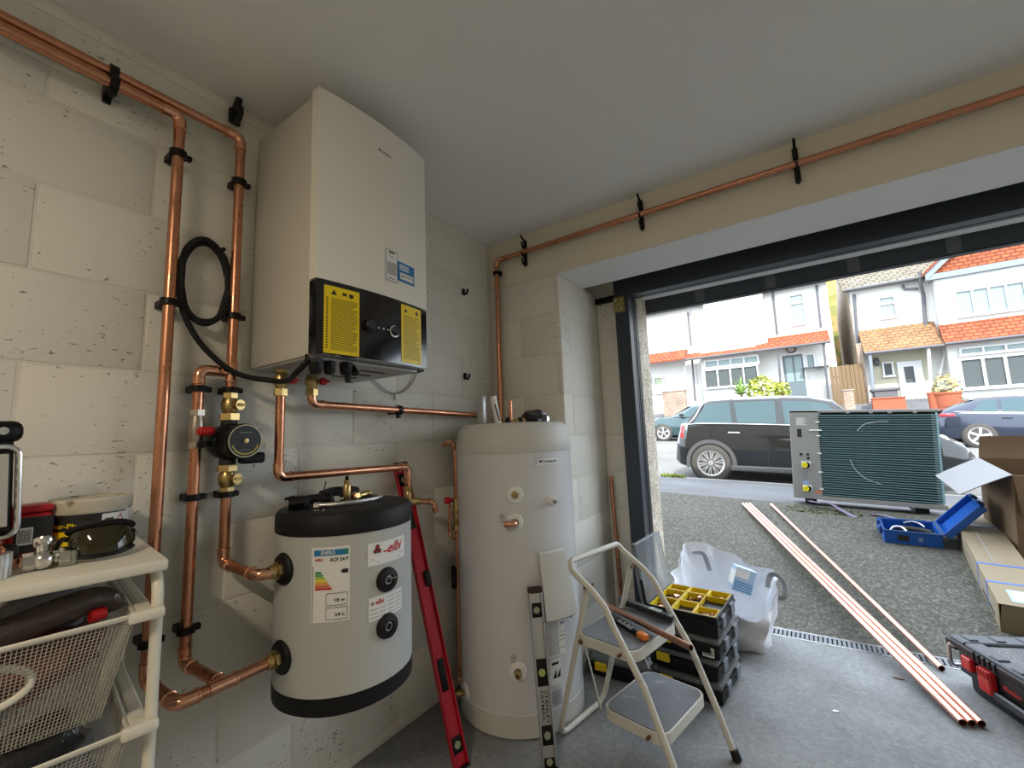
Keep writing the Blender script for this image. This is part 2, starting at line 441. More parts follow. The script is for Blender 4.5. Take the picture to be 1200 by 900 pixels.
# threshold drain
dr = thing('channel_drain', 'narrow slotted drainage channel set across the garage threshold', 'drain', (1.7, 1.0, 0))
B().box((.66, .942, -.03), (2.95, .950, .002)).box((.66, 1.046, -.03), (2.95, 1.054, .002)).box((.66, .942, -.05), (2.95, 1.054, -.03)).obj('channel', M_steel, dr, smooth=0)
src = None; x = .665
M_grate = mat('galvanised_grate', (.17, .185, .21), .6, .2, var=.15, vs=30)
rail = B().box((.66, .950, -.006), (2.95, .962, .001)).box((.66, 1.034, -.006), (2.95, 1.046, .001)).obj('grate_rail', M_grate, dr, smooth=0)
bar = B().box((0, 0, -.006), (.0135, .072, .0012)).mesh('grate_bar', M_grate, 0)
while x < 2.93:
    inst(bar, 'grate_bar', dr, WM[dr.name].inverted() @ Matrix.Translation((x, .962, 0))); x += .021
# ramp, pavement, kerb and road
def sheet(x0, x1, y0, y1, nx, ny, zoff=0.0):
    return B().grid(lambda u, v: Vector((x0+(x1-x0)*u, y0+(y1-y0)*v, ground_z(x0+(x1-x0)*u, y0+(y1-y0)*v)+zoff)), nx, ny)
struct('driveway', sheet(-6, 9, 1.054, 3.452, 20, 24), M_drive, smooth=40)
struct('threshold_strip', B().box((-6, .935, -.1), (9, .942, -.0005)), M_floor)
struct('pavement', sheet(-40, 46, 3.42, 6.02, 344, 6, -.001), M_pave, smooth=40)
def kerb_bar():
    return B().grid(lambda u, v: Vector((-40+86*u, 6.02+.13*v, ground_z(-40+86*u, 6.149)+.004)), 40, 1).grid(lambda u, v: Vector((-40+86*u, 6.15, ground_z(-40+86*u, 6.149)+.004-.2*v)), 40, 1)
struct('kerb', kerb_bar(), M_kerb)
struct('road', sheet(-40, 46, 6.15, 16.3, 30, 8), M_road, smooth=40)
def fgz(X, Y):
    r = ground_z(X, 16.3)+.06
    return r if Y < 18 else r+(2.15-r)*min(1, (Y-18)/2.6)
struct('ground_verge', B().grid(lambda u, v: Vector((-40+86*u, 16.3+30*v, fgz(-40+86*u, 16.3+30*v))), 40, 30), M_pave, smooth=40)
# ceiling light behind the photographer
def batten():
    t = thing('ceiling_batten_light', 'slim white fluorescent batten light fixed to the garage ceiling', 'ceiling light', (1.25, -3.0, H))
    B().rbox((.98, -3.03, H-.05), (1.52, -2.97, H-.001), .006).obj('housing', M_whitep, t)
    m = mat('tube_glow', (1.0, .86, .66), .4, emis=6.0)
    B().cyl((.99, -3.0, H-.07), (1.51, -3.0, H-.07), .013, n=12).obj('tube', m, t)
    l = bpy.data.lights.new('batten_lamp', 'AREA'); l.shape = 'RECTANGLE'; l.size = .5; l.size_y = .05; l.energy = 15; l.color = (1.0, .84, .64)
    o = bpy.data.objects.new('batten_lamp', l); COL.objects.link(o); o.location = (1.25, -3.0, H-.09); o.parent = None
batten()
# ------------------------------------------------------------------ copper pipework
def copper_run(root, pts, r=.014, bend=.026, fit=True, start_ring=False, mat_t=None):
    """straight tubes and soldered elbows along a polyline"""
    pts = [Vector(p) for p in pts]; mt = mat_t or M_cu
    trims = [0.0]*len(pts)
    for i in range(1, len(pts)-1):
        ang = (pts[i-1]-pts[i]).angle(pts[i+1]-pts[i]); trims[i] = bend/math.tan(ang/2)
    for i in range(len(pts)-1):
        d = (pts[i+1]-pts[i]).normalized()
        B().cyl(pts[i]+d*trims[i], pts[i+1]-d*trims[i+1], r, n=20).obj('tube', mt, root)
    for i in range(1, len(pts)-1):
        u = (pts[i-1]-pts[i]).normalized(); v = (pts[i+1]-pts[i]).normalized(); t = trims[i]; ext = r*1.15 if fit else 0
        a0 = pts[i]+u*(t+ext); a1 = pts[i]+v*(t+ext)
        arc = fillet([a0, pts[i], a1], bend, 8)
        rr = r*1.13 if fit else r
        e = B().tube(arc, rr, 18).obj('elbow', M_cu2 if fit else mt, root)
        if fit:
            for p, d in ((a0, u), (a1, v)): B().lathe([(rr*.98, -.004), (rr*1.10, -.003), (rr*1.10, .001), (r*.99, .0025)], p, d, 18).obj('solder_collar', M_cu2, e)
def tee(root, c, axis, branch, r=.014, L=.03, bl=.03):
    c = Vector(c); a = Vector(axis).normalized(); b = Vector(branch).normalized(); rr = r*1.13
    t = B().cyl(c-a*L, c+a*L, rr, n=18).cyl(c, c+b*bl, rr, n=18).obj('tee', M_cu2, root)
    for p, d in ((c-a*L, -a), (c+a*L, a), (c+b*bl, b)): B().lathe([(rr*.98, -.004), (rr*1.10, -.003), (rr*1.10, .001), (r*.99, .0025)], p, d, 18).obj('solder_collar', M_cu2, t)
def hexnut(b, p, d, r, h): return b.cyl(Vector(p), Vector(p)+Vector(d).normalized()*h, r, n=6)

pa = thing('copper_pipe', 'long copper pipe beside the white trolley, running along the wall top and down', 'pipe', (.06, -1.602, .6))
copper_run(pa, [(.072, -3.2, 2.150), (.062, -1.602, 2.153), (.060, -1.602, .602), (.255, -1.602, .602), (.255, -1.385, .606)])
tee(pa, (.255, -1.508, .604), (0, 1, 0), (-1, 0, 0))
pb = thing('copper_pipe', 'copper pipe dropping from the wall top behind the coiled black hose to the pump', 'pipe', (.05, -1.43, .85))
copper_run(pb, [(.052, -3.2, 2.188), (.05, -1.432, 2.191), (.05, -1.432, 1.30)])
tee(pb, (.05, -1.432, 1.408), (0, 0, 1), (0, -1, 0), bl=.028)
copper_run(pb, [(.05, -1.432, 1.06), (.05, -1.432, .842), (.20, -1.432, .838), (.255, -1.432, .836), (.255, -1.385, .836)][:2]+[(.255, -1.432, .836), (.255, -1.385, .836)])
pc = thing('copper_pipe', 'short copper bypass pipe with red handled valve, beside the pump', 'pipe', (.05, -1.517, .65))
copper_run(pc, [(.05, -1.46, 1.408), (.05, -1.517, 1.408), (.05, -1.517, 1.275)])
copper_run(pc, [(.05, -1.517, 1.185), (.05, -1.517, .604), (.225, -1.508, .604)])
# red-handled bypass valve
v = B(); hexnut(v, (.05, -1.517, 1.272), (0, 0, 1), .020, .017); hexnut(v, (.05, -1.517, 1.178), (0, 0, 1), .020, .017)
v.lathe([(.016, 0), (.017, .012), (.020, .03), (.020, .05), (.017, .07), (.016, .08)], (.05, -1.517, 1.192), (0, 0, 1), 18).obj('valve_body', mat('valve_nickel', (.42, .36, .30), .35, .9, var=.15, vs=30), pc)
vb = B().cyl((.05, -1.517, 1.226), (.088, -1.512, 1.226), .007, n=10).cyl((.06, -1.51, 1.19), (.095, -1.50, 1.19), .009, n=10).obj('valve_stem', M_black, pc)
B().rbox((.070, -1.528, 1.214), (.098, -1.484, 1.239), .010, 3).obj('valve_wheel', M_red, pc)

pd_ = thing('copper_pipe', 'copper pipe from the boiler running above the round tank to a tap elbow', 'pipe', (.1, -1.305, 1.0))
copper_run(pd_, [(.1, -1.305, 1.35), (.1, -1.305, 1.078), (.1, -.795, 1.072), (.1, -.768, 1.072), (.1, -.768, .985)][:2]+[(.1, -.765, 1.070), (.1, -.765, .985)])
def isolating_valve(root, top, lever=(1, .2, 0), s=1.0, red=True):
    x, y, z = top
    b = B(); hexnut(b, (x, y, z-.022*s), (0, 0, 1), .022*s, .022*s); hexnut(b, (x, y, z-.098*s), (0, 0, 1), .021*s, .022*s)
    b.lathe([(.015, 0), (.016, .010), (.022, .02), (.023, .035), (.018, .048), (.016, .056)], (x, y, z-.078*s), (0, 0, 1), 16)
    b.obj('valve_body', M_brass, root)
    d = Vector(lever).normalized(); c = Vector((x, y, z-.05*s))
    B().cyl(c, c+d*.036*s, .008*s, n=10).obj('valve_stem', M_brass, root)
    B().lathe([(.010, 0), (.013, .004), (.013, .016), (.006, .02), (.004, .034)], c+d*.034*s, d, 12).obj('valve_knob', M_red if red else M_brass, root)
isolating_valve(pd_, (.1, -1.305, 1.436), (1, .35, 0))
q = B(); hexnut(q, (.1, -.765, .97), (0, 0, 1), .020, .018); hexnut(q, (.1, -.765, .912), (0, 0, 1), .021, .018)
q.lathe([(.014, 0), (.018, .01), (.018, .03), (.014, .04)], (.1, -.765, .93), (0, 0, 1), 14); hexnut(q, (.1, -.75, .925), (.25, 1, -.15), .019, .016); q.cyl((.1, -.765, .93), (.11, -.715, .922), .015, n=14)
q.obj('drain_valve', M_brass, pd_)
copper_run(pd_, [(.108, -.725, .924), (.125, -.645, .91), (.128, -.632, .865)], r=.0115, bend=.02)

pe = thing('copper_pipe', 'level copper pipe from beneath the boiler to the top of the tall cylinder', 'pipe', (.07, -1.18, 1.3))
copper_run(pe, [(.07, -1.18, 1.365), (.07, -1.18, 1.318), (.055, -.17, 1.298)], bend=.03)
isolating_valve(pe, (.07, -1.18, 1.446), (1, .45, 0))

pf = thing('copper_pipe', 'copper pipe running along the beam over the garage opening and down the corner', 'pipe', (.07, -.03, 1.2))
copper_run(pf, [(3.19, -.035, 2.228), (.075, -.035, 2.222), (.068, -.035, 1.16)], bend=.03)
pg = thing('copper_pipe', 'thin copper pipe with brass valve standing against the tall cylinder', 'pipe', (.12, -.49, 0.1))
copper_run(pg, [(.085, -.535, 1.150), (.105, -.492, 1.172), (.11, -.478, 1.12), (.115, -.482, .115), (.16, -.50, .108)], r=.0095, bend=.017)
q = B(); hexnut(q, (.113, -.481, .885), (0, 0, 1), .018, .016); hexnut(q, (.113, -.481, .76), (0, 0, 1), .018, .016)
q.lathe([(.012, 0), (.016, .02), (.018, .05), (.018, .08), (.015, .10), (.012, .12)], (.113, -.481, .768), (0, 0, 1), 14)
q.cyl((.113, -.481, .845), (.155, -.49, .845), .012, n=10).cyl((.113, -.481, .80), (.16, -.50, .795), .013, n=10).obj('valve_body', M_brass, pg)
B().cyl((.10, -.485, .895), (.085, -.51, .895), .008, n=10).lathe([(.014, 0), (.016, .004), (.016, .022), (.010, .027)], (.092, -.50, .895), (-.5, -.86, 0), 12).obj('valve_cap', M_red, pg)
copper_run(pg, [(.10, -.51, .885), (.10, -.515, .74), (.112, -.487, .72)], r=.007, bend=.012)
B().rbox((.085, -.50, .50), (.115, -.475, .60), .006).obj('hanging_tag', M_black, pg)

# ------------------------------------------------------------------ pipe clips
def clip(label, c, axis, wall, r=.015, gap=.05):
    """hinged black clip holding a pipe of radius r at c; wall = unit vector to the wall"""
    c = Vector(c); a = Vector(axis).normalized(); wv = Vector(wall).normalized(); s = a.cross(wv)
    t = thing('pipe_clip', label, 'pipe clip', c+wv*gap, group='black plastic pipe clips')
    B().lathe([(r, -.009), (r+.0065, -.009), (r+.0065, .009), (r, .009)], c, a, 20, close=True).obj('band', M_black, t)
    M = Matrix((s, wv, a)).transposed().to_4x4(); M.translation = c
    B().rbox((-.016, r, -.010), (.016, gap, .010), .002, 1, M).rbox((-r-.019, -.006, -.008), (-r-.002, .010, .008), .002, 1, M).obj('wall_base', M_black, t)
    return t
W = (-1, 0, 0)
for lab, y, z, x in (
    ('black pipe clip just below the top elbow of the pipe nearest the trolley', -1.602, 2.034, .061),
    ('black pipe clip just below the top elbow of the pipe beside the boiler', -1.432, 2.034, .05),
    ('black clip beside the coiled hose on the pipe nearest the trolley', -1.602, 1.587, .0605),
    ('black pipe clip at the lower edge of the coiled hose beside the boiler', -1.432, 1.585, .05),
    ('black pipe clip above the red valve handle', -1.517, 1.350, .05),
    ('black pipe clip above the upper brass valve of the pump', -1.432, 1.352, .05),
    ('black pipe clip below the red valve handle', -1.517, 1.042, .05),
    ('black pipe clip under the lower brass valve of the pump', -1.432, 1.040, .05),
    ('black pipe clip low on the bypass pipe, above its bottom elbow', -1.517, .690, .05),
    ('black pipe clip behind the white trolley post', -1.602, .692, .06)):
    clip(lab, (x, y, z), (0, 0, 1), W, gap=x-.001)
t = clip('double black clip holding both pipes at the top of the wall', (.064, -1.752, 2.154), (0, 1, 0), W, gap=.063)
B().lathe([(.015, -.009), (.0215, -.009), (.0215, .009), (.015, .009)], (.051, -1.752, 2.190), (0, 1, 0), 20, close=True).rbox((.001, -1.761, 2.125), (.012, -1.743, 2.225), .002).obj('band', M_black, t)
clip('black clip midway along the level pipe under the boiler', (.061, -.778, 1.3095), (0, 1, 0), W, gap=.06)
clip('black clip on the vertical pipe in the wall corner, below its elbow', (.074, -.035, 2.142), (0, 0, 1), (0, 1, 0), r=.0152, gap=.034)
def open_clip(label, c, wall, up=True, swing=True, k=1.0):
    """clip with its arms standing open; on the beam or empty on the wall"""
    c = Vector(c); wv = Vector(wall); s = Vector((0, 0, 1)).cross(wv)
    t = thing('pipe_clip', label, 'pipe clip', c, group='black plastic pipe clips')
    M = Matrix((s*k, -wv*k, Vector((0, 0, k)))).transposed().to_4x4(); M.translation = c
    if swing:
        B().rbox((-.010, 0, -.075), (.010, .012, .075), .003, 1, M).obj('wall_base', M_black, t)
        for z0 in (-.048, .052):
            B().tube([M @ Vector(p) for p in ((0, .008, z0-.03), (0, .030, z0-.026), (0, .042, z0-.010), (0, .040, z0+.006))], .0055, 8).obj('jaw', M_black, t)
            B().tube([M @ Vector(p) for p in ((0, .008, z0+.022), (0, .030, z0+.024), (0, .050, z0+.040))], .0055, 8).obj('jaw', M_black, t)
    else:
        B().rbox((-.012, 0, -.018), (.012, .010, .018), .003, 1, M).obj('wall_base', M_black, t)
        B().tube([M @ Vector(p) for p in ((0, .008, -.012), (0, .024, -.016), (0, .034, -.004), (0, .033, .010))], .006*k, 8).obj('jaw', M_black, t)
        if up: B().tube([M @ Vector(p) for p in ((0, .008, .015), (0, .020, .028), (0, .026, .045), (.004, .016, .056))], .0075*k, 8).obj('jaw', M_black, t)
    return t
open_clip('open black clip on the beam nearest the wall corner', (.262, -.001, 2.226), (0, 1, 0))
open_clip('open black clip on the beam between the other two', (.937, -.001, 2.231), (0, 1, 0))
open_clip('open black clip on the beam furthest from the wall corner', (1.575, -.001, 2.233), (0, 1, 0))
open_clip('empty black clip high on the wall, left of the boiler top', (.001, -1.437, 2.285), W, True, False, 1.5)
open_clip('empty black clip on the block wall right of the boiler casing', (.001, -.262, 1.985), W, False, False)
open_clip('empty black clip on the block wall, level with the boiler underside', (.001, -.265, 1.512), W, False, False)
open_clip('small black clip on the wall behind the boiler corner', (.001, -.60, 1.52), W, False, False)

# ------------------------------------------------------------------ wall-hung boiler
bo = thing('wall_boiler', 'white wall-hung heating unit with black control panel and yellow warning labels', 'boiler', (.0, -1.148, 1.43))
Y0, Y1, Z0, Z1 = -1.365, -.93, 1.43, 2.25
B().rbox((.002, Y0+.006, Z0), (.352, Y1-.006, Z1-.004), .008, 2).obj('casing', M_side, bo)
def bow(y): t = (y-Y0)/(Y1-Y0); return .019*4*t*(1-t)
def front(y0, y1, z0, z1, x, thick, n=16, side=None):
    """bowed front panel"""
    out = [(y0+(y1-y0)*k/n, x+bow(y0+(y1-y0)*k/n)) for k in range(n+1)]+[(y1, x-thick), (y0, x-thick)]
    return B().prism(out, (0, 0, z0), (0, 1, 0), (1, 0, 0), (0, 0, 1), z1-z0)
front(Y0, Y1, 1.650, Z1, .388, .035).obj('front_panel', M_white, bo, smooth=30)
blk = front(Y0+.002, Y1-.002, 1.432, 1.646, .388, .035).obj('control_panel', M_blackgloss, bo, smooth=30)
ff = lambda y, z, e=.001: Vector((.388+bow(y)+e, y, z))
def decal(y0, y1, z0, z1, e, n=4): return B().grid(lambda u, v: ff(y0+(y1-y0)*u, z0+(z1-z0)*v, e), n, 1).grid(lambda u, v: ff(y0+(y1-y0)*(1-u), z0+(z1-z0)*v, e-.0008), n, 1)
def lines(y0, y1, z0, z1, n, e, gaps=True, h=.0009):
    b = B()
    for k in range(n):
        z = z1-(z1-z0)*(k+.5)/n; a = y0; e1 = y1-(random.random()*.25*(y1-y0) if gaps and random.random() < .4 else 0)
        b.add([ff(a, z-h, e), ff(e1, z-h, e), ff(e1, z+h, e), ff(a, z+h, e)], [(0, 1, 2, 3)])
    return b
def tri(b, y, z, s, e): return b.add([ff(y-s, z-s*.8, e), ff(y+s, z-s*.8, e), ff(y, z+s, e)], [(0, 1, 2)])
l1 = decal(-1.342, -1.232, 1.434, 1.634, .0014).obj('warning_label', M_yellow, blk, smooth=0)
l2 = decal(-1.066, -.966, 1.440, 1.640, .0014).obj('warning_label', M_yellow, blk, smooth=0)
b = lines(-1.322, -1.240, 1.444, 1.600, 30, .0022)
for k in range(20): b.add([ff(-1.336, 1.448+k*.0077, .0022), ff(-1.331, 1.448+k*.0077, .0022), ff(-1.331, 1.452+k*.0077, .0022), ff(-1.336, 1.452+k*.0077, .0022)], [(0, 1, 2, 3)])
tri(b, -1.314, 1.616, .009, .0022); b.add([ff(-1.288, 1.612, .0022), ff(-1.274, 1.612, .0022), ff(-1.276, 1.620, .0022), ff(-1.288, 1.621, .0022)], [(0, 1, 2, 3)])
b.add([ff(-1.26+.008*math.cos(k), 1.615+.007*math.sin(k), .0022) for k in [j*PI/4 for j in range(8)]], [tuple(range(8))])
b.obj('label_print', M_ink, blk, smooth=0)
b = lines(-1.056, -.976, 1.452, 1.605, 24, .0022); tri(b, -1.045, 1.621, .008, .0022)
b.add([ff(-.99+.007*math.cos(k), 1.621+.007*math.sin(k), .0022) for k in [j*PI/4 for j in range(8)]], [tuple(range(8))]).obj('label_print', M_ink, blk, smooth=0)
b = B(); y0, y1 = -1.205, -1.098
strip = [(y0+.018*math.cos(a), 1.537+.018*math.sin(a)) for a in [PI/2+PI*k/8 for k in range(9)]]+[(y1+.018*math.cos(a), 1.537+.018*math.sin(a)) for a in [-PI/2+PI*k/8 for k in range(9)]]
b.add([ff(y, z, .0012) for y, z in strip]+[ff(y, z, .004) for y, z in strip], [tuple(range(18, 36))]+[(k, (k+1) % 18, 18+(k+1) % 18, 18+k) for k in range(18)]).obj('display_strip', M_black, bo)
M_knob = mat('knob_dark', (.03, .03, .032), .3, .4)
B().lathe([(.017, 0), (.017, .010), (.014, .014), (0, .014)], ff(-1.198, 1.537, .003), (1, 0, 0), 20).obj('control_knob', M_knob, bo)
B().lathe([(.0205, 0), (.0205, .003), (.016, .005)], ff(-1.100, 1.536, .003), (1, 0, 0), 20).obj('knob_ring', M_chrome, bo)
B().lathe([(.016, 0), (.016, .012), (.013, .016), (0, .016)], ff(-1.100, 1.536, .004), (1, 0, 0), 20).obj('control_knob', M_knob, bo)
bb = B()
for y in (-1.165, -1.145, -1.127): bb.lathe([(.003, 0), (.003, .0015), (0, .0015)], ff(y, 1.536, .0042), (1, 0, 0), 8)
bb.obj('indicator_dot', M_paper, bo)
# brand lettering and stickers on the white front
b = lettering(B(), 'DAIKIN', .040, lambda x, y: ff(-1.150+x, 2.146+y, .0012), height=.0085)
b.add([ff(-1.163, 2.156, .0012), ff(-1.152, 2.1555, .0012), ff(-1.1585, 2.145, .0012)], [(0, 1, 2)]).obj('brand_lettering', M_ink, bo, smooth=0)
fp = decal(-1.134, -1.083, 1.706, 1.814, .0014).obj('phone_sticker', M_paper, bo, smooth=0)
b = B()
for a0, a1, c0, c1 in ((-1.134, -1.1325, 1.706, 1.814), (-1.0845, -1.083, 1.706, 1.814), (-1.134, -1.083, 1.8125, 1.814), (-1.134, -1.083, 1.706, 1.7075), (-1.121, -1.095, 1.803, 1.809), (-1.122, -1.096, 1.714, 1.7165), (-1.117, -1.100, 1.792, 1.7935), (-1.114, -1.103, 1.786, 1.7875)):
    b.add([ff(a0, c0, .002), ff(a1, c0, .002), ff(a1, c1, .002), ff(a0, c1, .002)], [(0, 1, 2, 3)])
b.obj('sticker_outline', M_ink, fp, smooth=0)
B().add([ff(-1.128, 1.728, .002), ff(-1.089, 1.728, .002), ff(-1.089, 1.772, .002), ff(-1.128, 1.772, .002)], [(0, 1, 2, 3)]).obj('sticker_panel', mat('sticker_grey', (.45, .45, .44), .5), fp, smooth=0)
bs_ = decal(-1.0805, -1.000, 1.719, 1.787, .0014).obj('information_sticker', M_blue, bo, smooth=0)
B().add([ff(-1.070, 1.727, .002), ff(-1.006, 1.727, .002), ff(-1.006, 1.750, .002), ff(-1.070, 1.750, .002)], [(0, 1, 2, 3)]).obj('sticker_panel', M_paper, bs_, smooth=0)
b = lines(-1.074, -1.028, 1.758, 1.780, 3, .002, True, .0018); b.obj('sticker_print', M_paper, bs_, smooth=0)
b = lettering(B(), 'Stand by me', .042, lambda x, y: ff(-1.052+x, 1.735+y, .0028), height=.009); tri(b, -1.060, 1.739, .005, .0028).obj('sticker_print', M_ink, bs_, smooth=0)
# underside: tray, cable glands, condensate stub
tr = B().rbox((.010, Y0+.012, 1.422), (.35, Y1-.012, 1.4305), .002).obj('base_tray', mat('tray_zinc', (.45, .45, .44), .45, .5, var=.08, vs=12), bo)
for x, y, l, r in ((.345, -1.335, .035, .020), (.335, -1.285, .030, .018), (.345, -1.235, .028, .020), (.345, -1.228, .05, .011)):
    g = B(); hexnut(g, (x, y, 1.422-.012), (0, 0, 1), r, .014); g.lathe([(r*.8, 0), (r*.95, -.004), (r*.9, -l*.7), (r*.6, -l), (0, -l)], (x, y, 1.412), (0, 0, 1), 14).obj('cable_gland', M_black, bo)
B().cyl((.33, -1.205, 1.418), (.352, -1.205, 1.392), .011, n=12).obj('drain_stub', M_black, bo)
B().rbox((.30, -.945, 1.425), (.345, -.915, 1.44), .005).obj('corner_lug', M_black, bo)
b = B()
for k in range(3): b.rbox((.09+.08*k, -1.12, 1.4200), (.11+.08*k, -1.02, 1.4225), .001)
b.obj('tray_slot', M_black, tr)
# short white cable hanging in a loop below
lp = thing('cable_loop', 'thin pale cable hanging in a loop below the boiler, pinned by a white clip', 'cable', (.01, -.75, 1.38))
B().tube(spline([(.02, -.905, 1.49), (.012, -.873, 1.444), (.010, -.80, 1.398), (.010, -.744, 1.388), (.010, -.69, 1.408), (.012, -.645, 1.455), (.02, -.62, 1.53)], 6), .0035, 8).obj('cable', M_steel, lp)
B().rbox((.0, -.752, 1.362), (.012, -.734, 1.392), .003).obj('cable_clip', M_whitep, lp)

# ------------------------------------------------------------------ coiled black hose
ho = thing('coiled_hose', 'black rubber hose coiled between two copper pipes and looped to the boiler', 'hose', (.05, -1.5, 1.55))
import_pts = []
cy_, cz_ = -1.510, 1.678
for k in range(0, 37):
    a = -PI*.62-2*PI*k/16.0
    ry, rz_ = .066-.004*math.sin(k*1.7), .128-.005*math.cos(k*1.3)
    import_pts.append((.030+.008*math.sin(k*.9)+.0006*k, cy_+ry*math.cos(a), cz_+rz_*math.sin(a)))
tail = [(.052, -1.572, 1.612), (.055, -1.556, 1.545), (.06, -1.508, 1.468), (.08, -1.432, 1.402), (.12, -1.345, 1.382), (.20, -1.335, 1.375), (.28, -1.355, 1.388), (.325, -1.352, 1.412), (.332, -1.348, 1.43)]
B().tube(spline(import_pts+tail, 5), .0085, 10).obj('hose_coil', M_rubber, ho)
B().tube(spline([(.036, cy_+.062*math.cos(a), cz_+.122*math.sin(a)) for a in [PI*.1+PI*1.1*k/10 for k in range(11)]], 5), .0085, 10).obj('hose_strand', M_rubber, ho)
B().lathe([(.009, 0), (.013, .002), (.013, .02), (.009, .022)], (.334, -1.347, 1.415), (0, 0, 1), 12).obj('hose_end', M_black, ho)
B().rbox((.03, -1.470, 1.793), (.044, -1.458, 1.803), .002).obj('cable_tie', M_black, ho)

# ------------------------------------------------------------------ circulator pump
pu = thing('circulator_pump', 'black round circulator pump between two brass valves on the copper pipe', 'pump', (.05, -1.432, 1.06))
x, y = .05, -1.432
for zt in (1.345, 1.125):
    b = B(); hexnut(b, (x, y, zt-.018), (0, 0, 1), .021, .018); b.lathe([(.015, 0), (.02, .008), (.023, .022), (.023, .036), (.018, .048)], (x, y, zt-.066), (0, 0, 1), 16)
    hexnut(b, (x, y, zt-.085 if zt > 1.2 else zt-.085), (0, 0, 1), .028 if zt > 1.2 else .021, .02); b.cyl((x, y, zt-.04), (x+.035, y+.012, zt-.04), .013, n=12)
    vbd = b.obj('isolating_valve', M_brass, pu)
    B().lathe([(.015, 0), (.016, .003), (.016, .007), (0, .007)], (x+.033, y+.011, zt-.04), (1, .33, 0), 14).box((x+.036, y+.005, zt-.044), (x+.046, y+.022, zt-.036)).obj('valve_spindle', M_brass, vbd)
hexb = B(); hexnut(hexb, (x, y, 1.108), (0, 0, 1), .028, .018); hexb.obj('union_nut', M_brass, pu)
M_cast = mat('pump_cast', (.022, .026, .024), .5, var=.2, vs=30, bump=.2, bs=90)
B().cyl((x, y, 1.125), (x, y, 1.262), .022, n=16).lathe([(.045, 0), (.052, .004), (.052, .03), (.045, .036)], (.03, y, 1.195), (1, 0, 0), 24).obj('pump_housing', M_cast, pu)
ax = Vector((1, .06, .0)).normalized(); c0 = Vector((.064, y, 1.195))
B().lathe([(.053, 0), (.055, .005), (.054, .012), (.049, .016), (.049, .058), (.051, .062), (.051, .078), (.049, .082), (0, .082)], c0, ax, 32).obj('motor', M_black, pu)
fc = c0+ax*.0825; sx = Vector((0, 0, 1)).cross(ax).normalized(); sy = ax.cross(sx)
M_gold = mat('ring_gold', (.55, .50, .30), .35, .6)
B().lathe([(.0475, 0), (.0475, .0012), (.045, .0012), (.045, 0)], fc, ax, 32, close=True).obj('face_ring', M_gold, pu)
fp = B().lathe([(.045, 0), (.045, .0008), (0, .0008)], fc, ax, 32).obj('face_plate', mat('pump_face', (.02, .025, .03), .3), pu)
B().lathe([(.008, 0), (.008, .003), (.004, .004), (0, .003)], fc+ax*.001, ax, 6).obj('bleed_screw', M_brass, pu)
b = lettering(B(), 'GRUNDFOS', .034, lambda u, v: fc+ax*.0012+sx*(-.017+u)+sy*(.022+v)); lettering(b, 'SELECTRIC', .026, lambda u, v: fc+ax*.0012+sx*(-.013+u)+sy*(-.028+v)).obj('face_lettering', M_inkgrey, fp, smooth=0)
arc = [(.036*math.cos(a), .036*math.sin(a)) for a in [PI+PI*.1+PI*.8*k/14 for k in range(15)]]
b = B()
for k in range(14):
    (a0, b0), (a1, b1) = arc[k], arc[k+1]
    b.add([fc+ax*.0012+sx*a0+sy*b0, fc+ax*.0012+sx*a1+sy*b1, fc+ax*.0012+sx*a1*1.1+sy*b1*1.1, fc+ax*.0012+sx*a0*1.1+sy*b0*1.1], [(0, 1, 2, 3)])
b.obj('face_arc', mat('arc_yellow', (.55, .45, .05), .4), fp, smooth=0)
B().rbox((.085, y+.01, 1.128), (.125, y+.075, 1.16), .006).obj('terminal_box', M_black, pu)
# ------------------------------------------------------------------ helpers for round tanks
def cyl_fn(cx, cy, r):
    return lambda deg, z, e=0.0: Vector((cx+(r+e)*math.cos(math.radians(deg)), cy+(r+e)*math.sin(math.radians(deg)), z))
def cyl_patch(f, a0, a1, z0, z1, e, n=10):
    return B().grid(lambda u, v: f(a0+(a1-a0)*u, z0+(z1-z0)*v, e), n, 1).grid(lambda u, v: f(a1+(a0-a1)*u, z0+(z1-z0)*v, e-.0007), n, 1)
def rosette(root, f, deg, z, r, m, name='port_collar', h=.012):
    p = f(deg, z, -.004); d = (f(deg, z, 1)-f(deg, z, 0)).normalized()
    B().lathe([(r, 0), (r, h*.5), (r*.9, h), (r*.45, h*1.25), (r*.40, h*.6), (0, h*.6)], p, d, 24).obj(name, m, root)
    return p, d
# ------------------------------------------------------------------ small round buffer tank
TX, TY, TR = .255, -1.165, .20
tf_ = cyl_fn(TX, TY, TR)
tk = thing('buffer_tank', 'small grey round buffer tank with black top and base, hung on the wall', 'tank', (TX, TY, .462))
B().lathe([(TR-.012, .462), (TR, .470), (TR+.001, .512), (TR+.001, .514)], (TX, TY, 0), (0, 0, 1), 64).obj('base_cap', M_rubber, tk)
B().lathe([(TR, .512), (TR, .926)], (TX, TY, 0), (0, 0, 1), 64).obj('jacket', M_greyply, tk)
B().lathe([(TR+.002, .925), (TR+.003, .930), (TR+.002, .972), (TR-.006, .983), (TR-.018, .986), (0, .986)], (TX, TY, 0), (0, 0, 1), 64).obj('top_cap', M_rubber, tk)
B().box((.0, TY-.06, .55), (.062, TY-.03, .95)).box((.0, TY+.03, .55), (.062, TY+.06, .95)).box((0, TY-.08, .93), (.04, TY+.08, .95)).obj('wall_bracket', M_steel, tk)
for z in (.836, .606):
    p, d = rosette(tk, tf_, -90, z, .044, M_rubber)
    b = B(); hexnut(b, p+d*.004, d, .024, .022); b.lathe([(.017, 0), (.019, .004), (.019, .012), (.0165, .018)], p+d*.026, d, 16).obj('port_union', M_brass, tk)
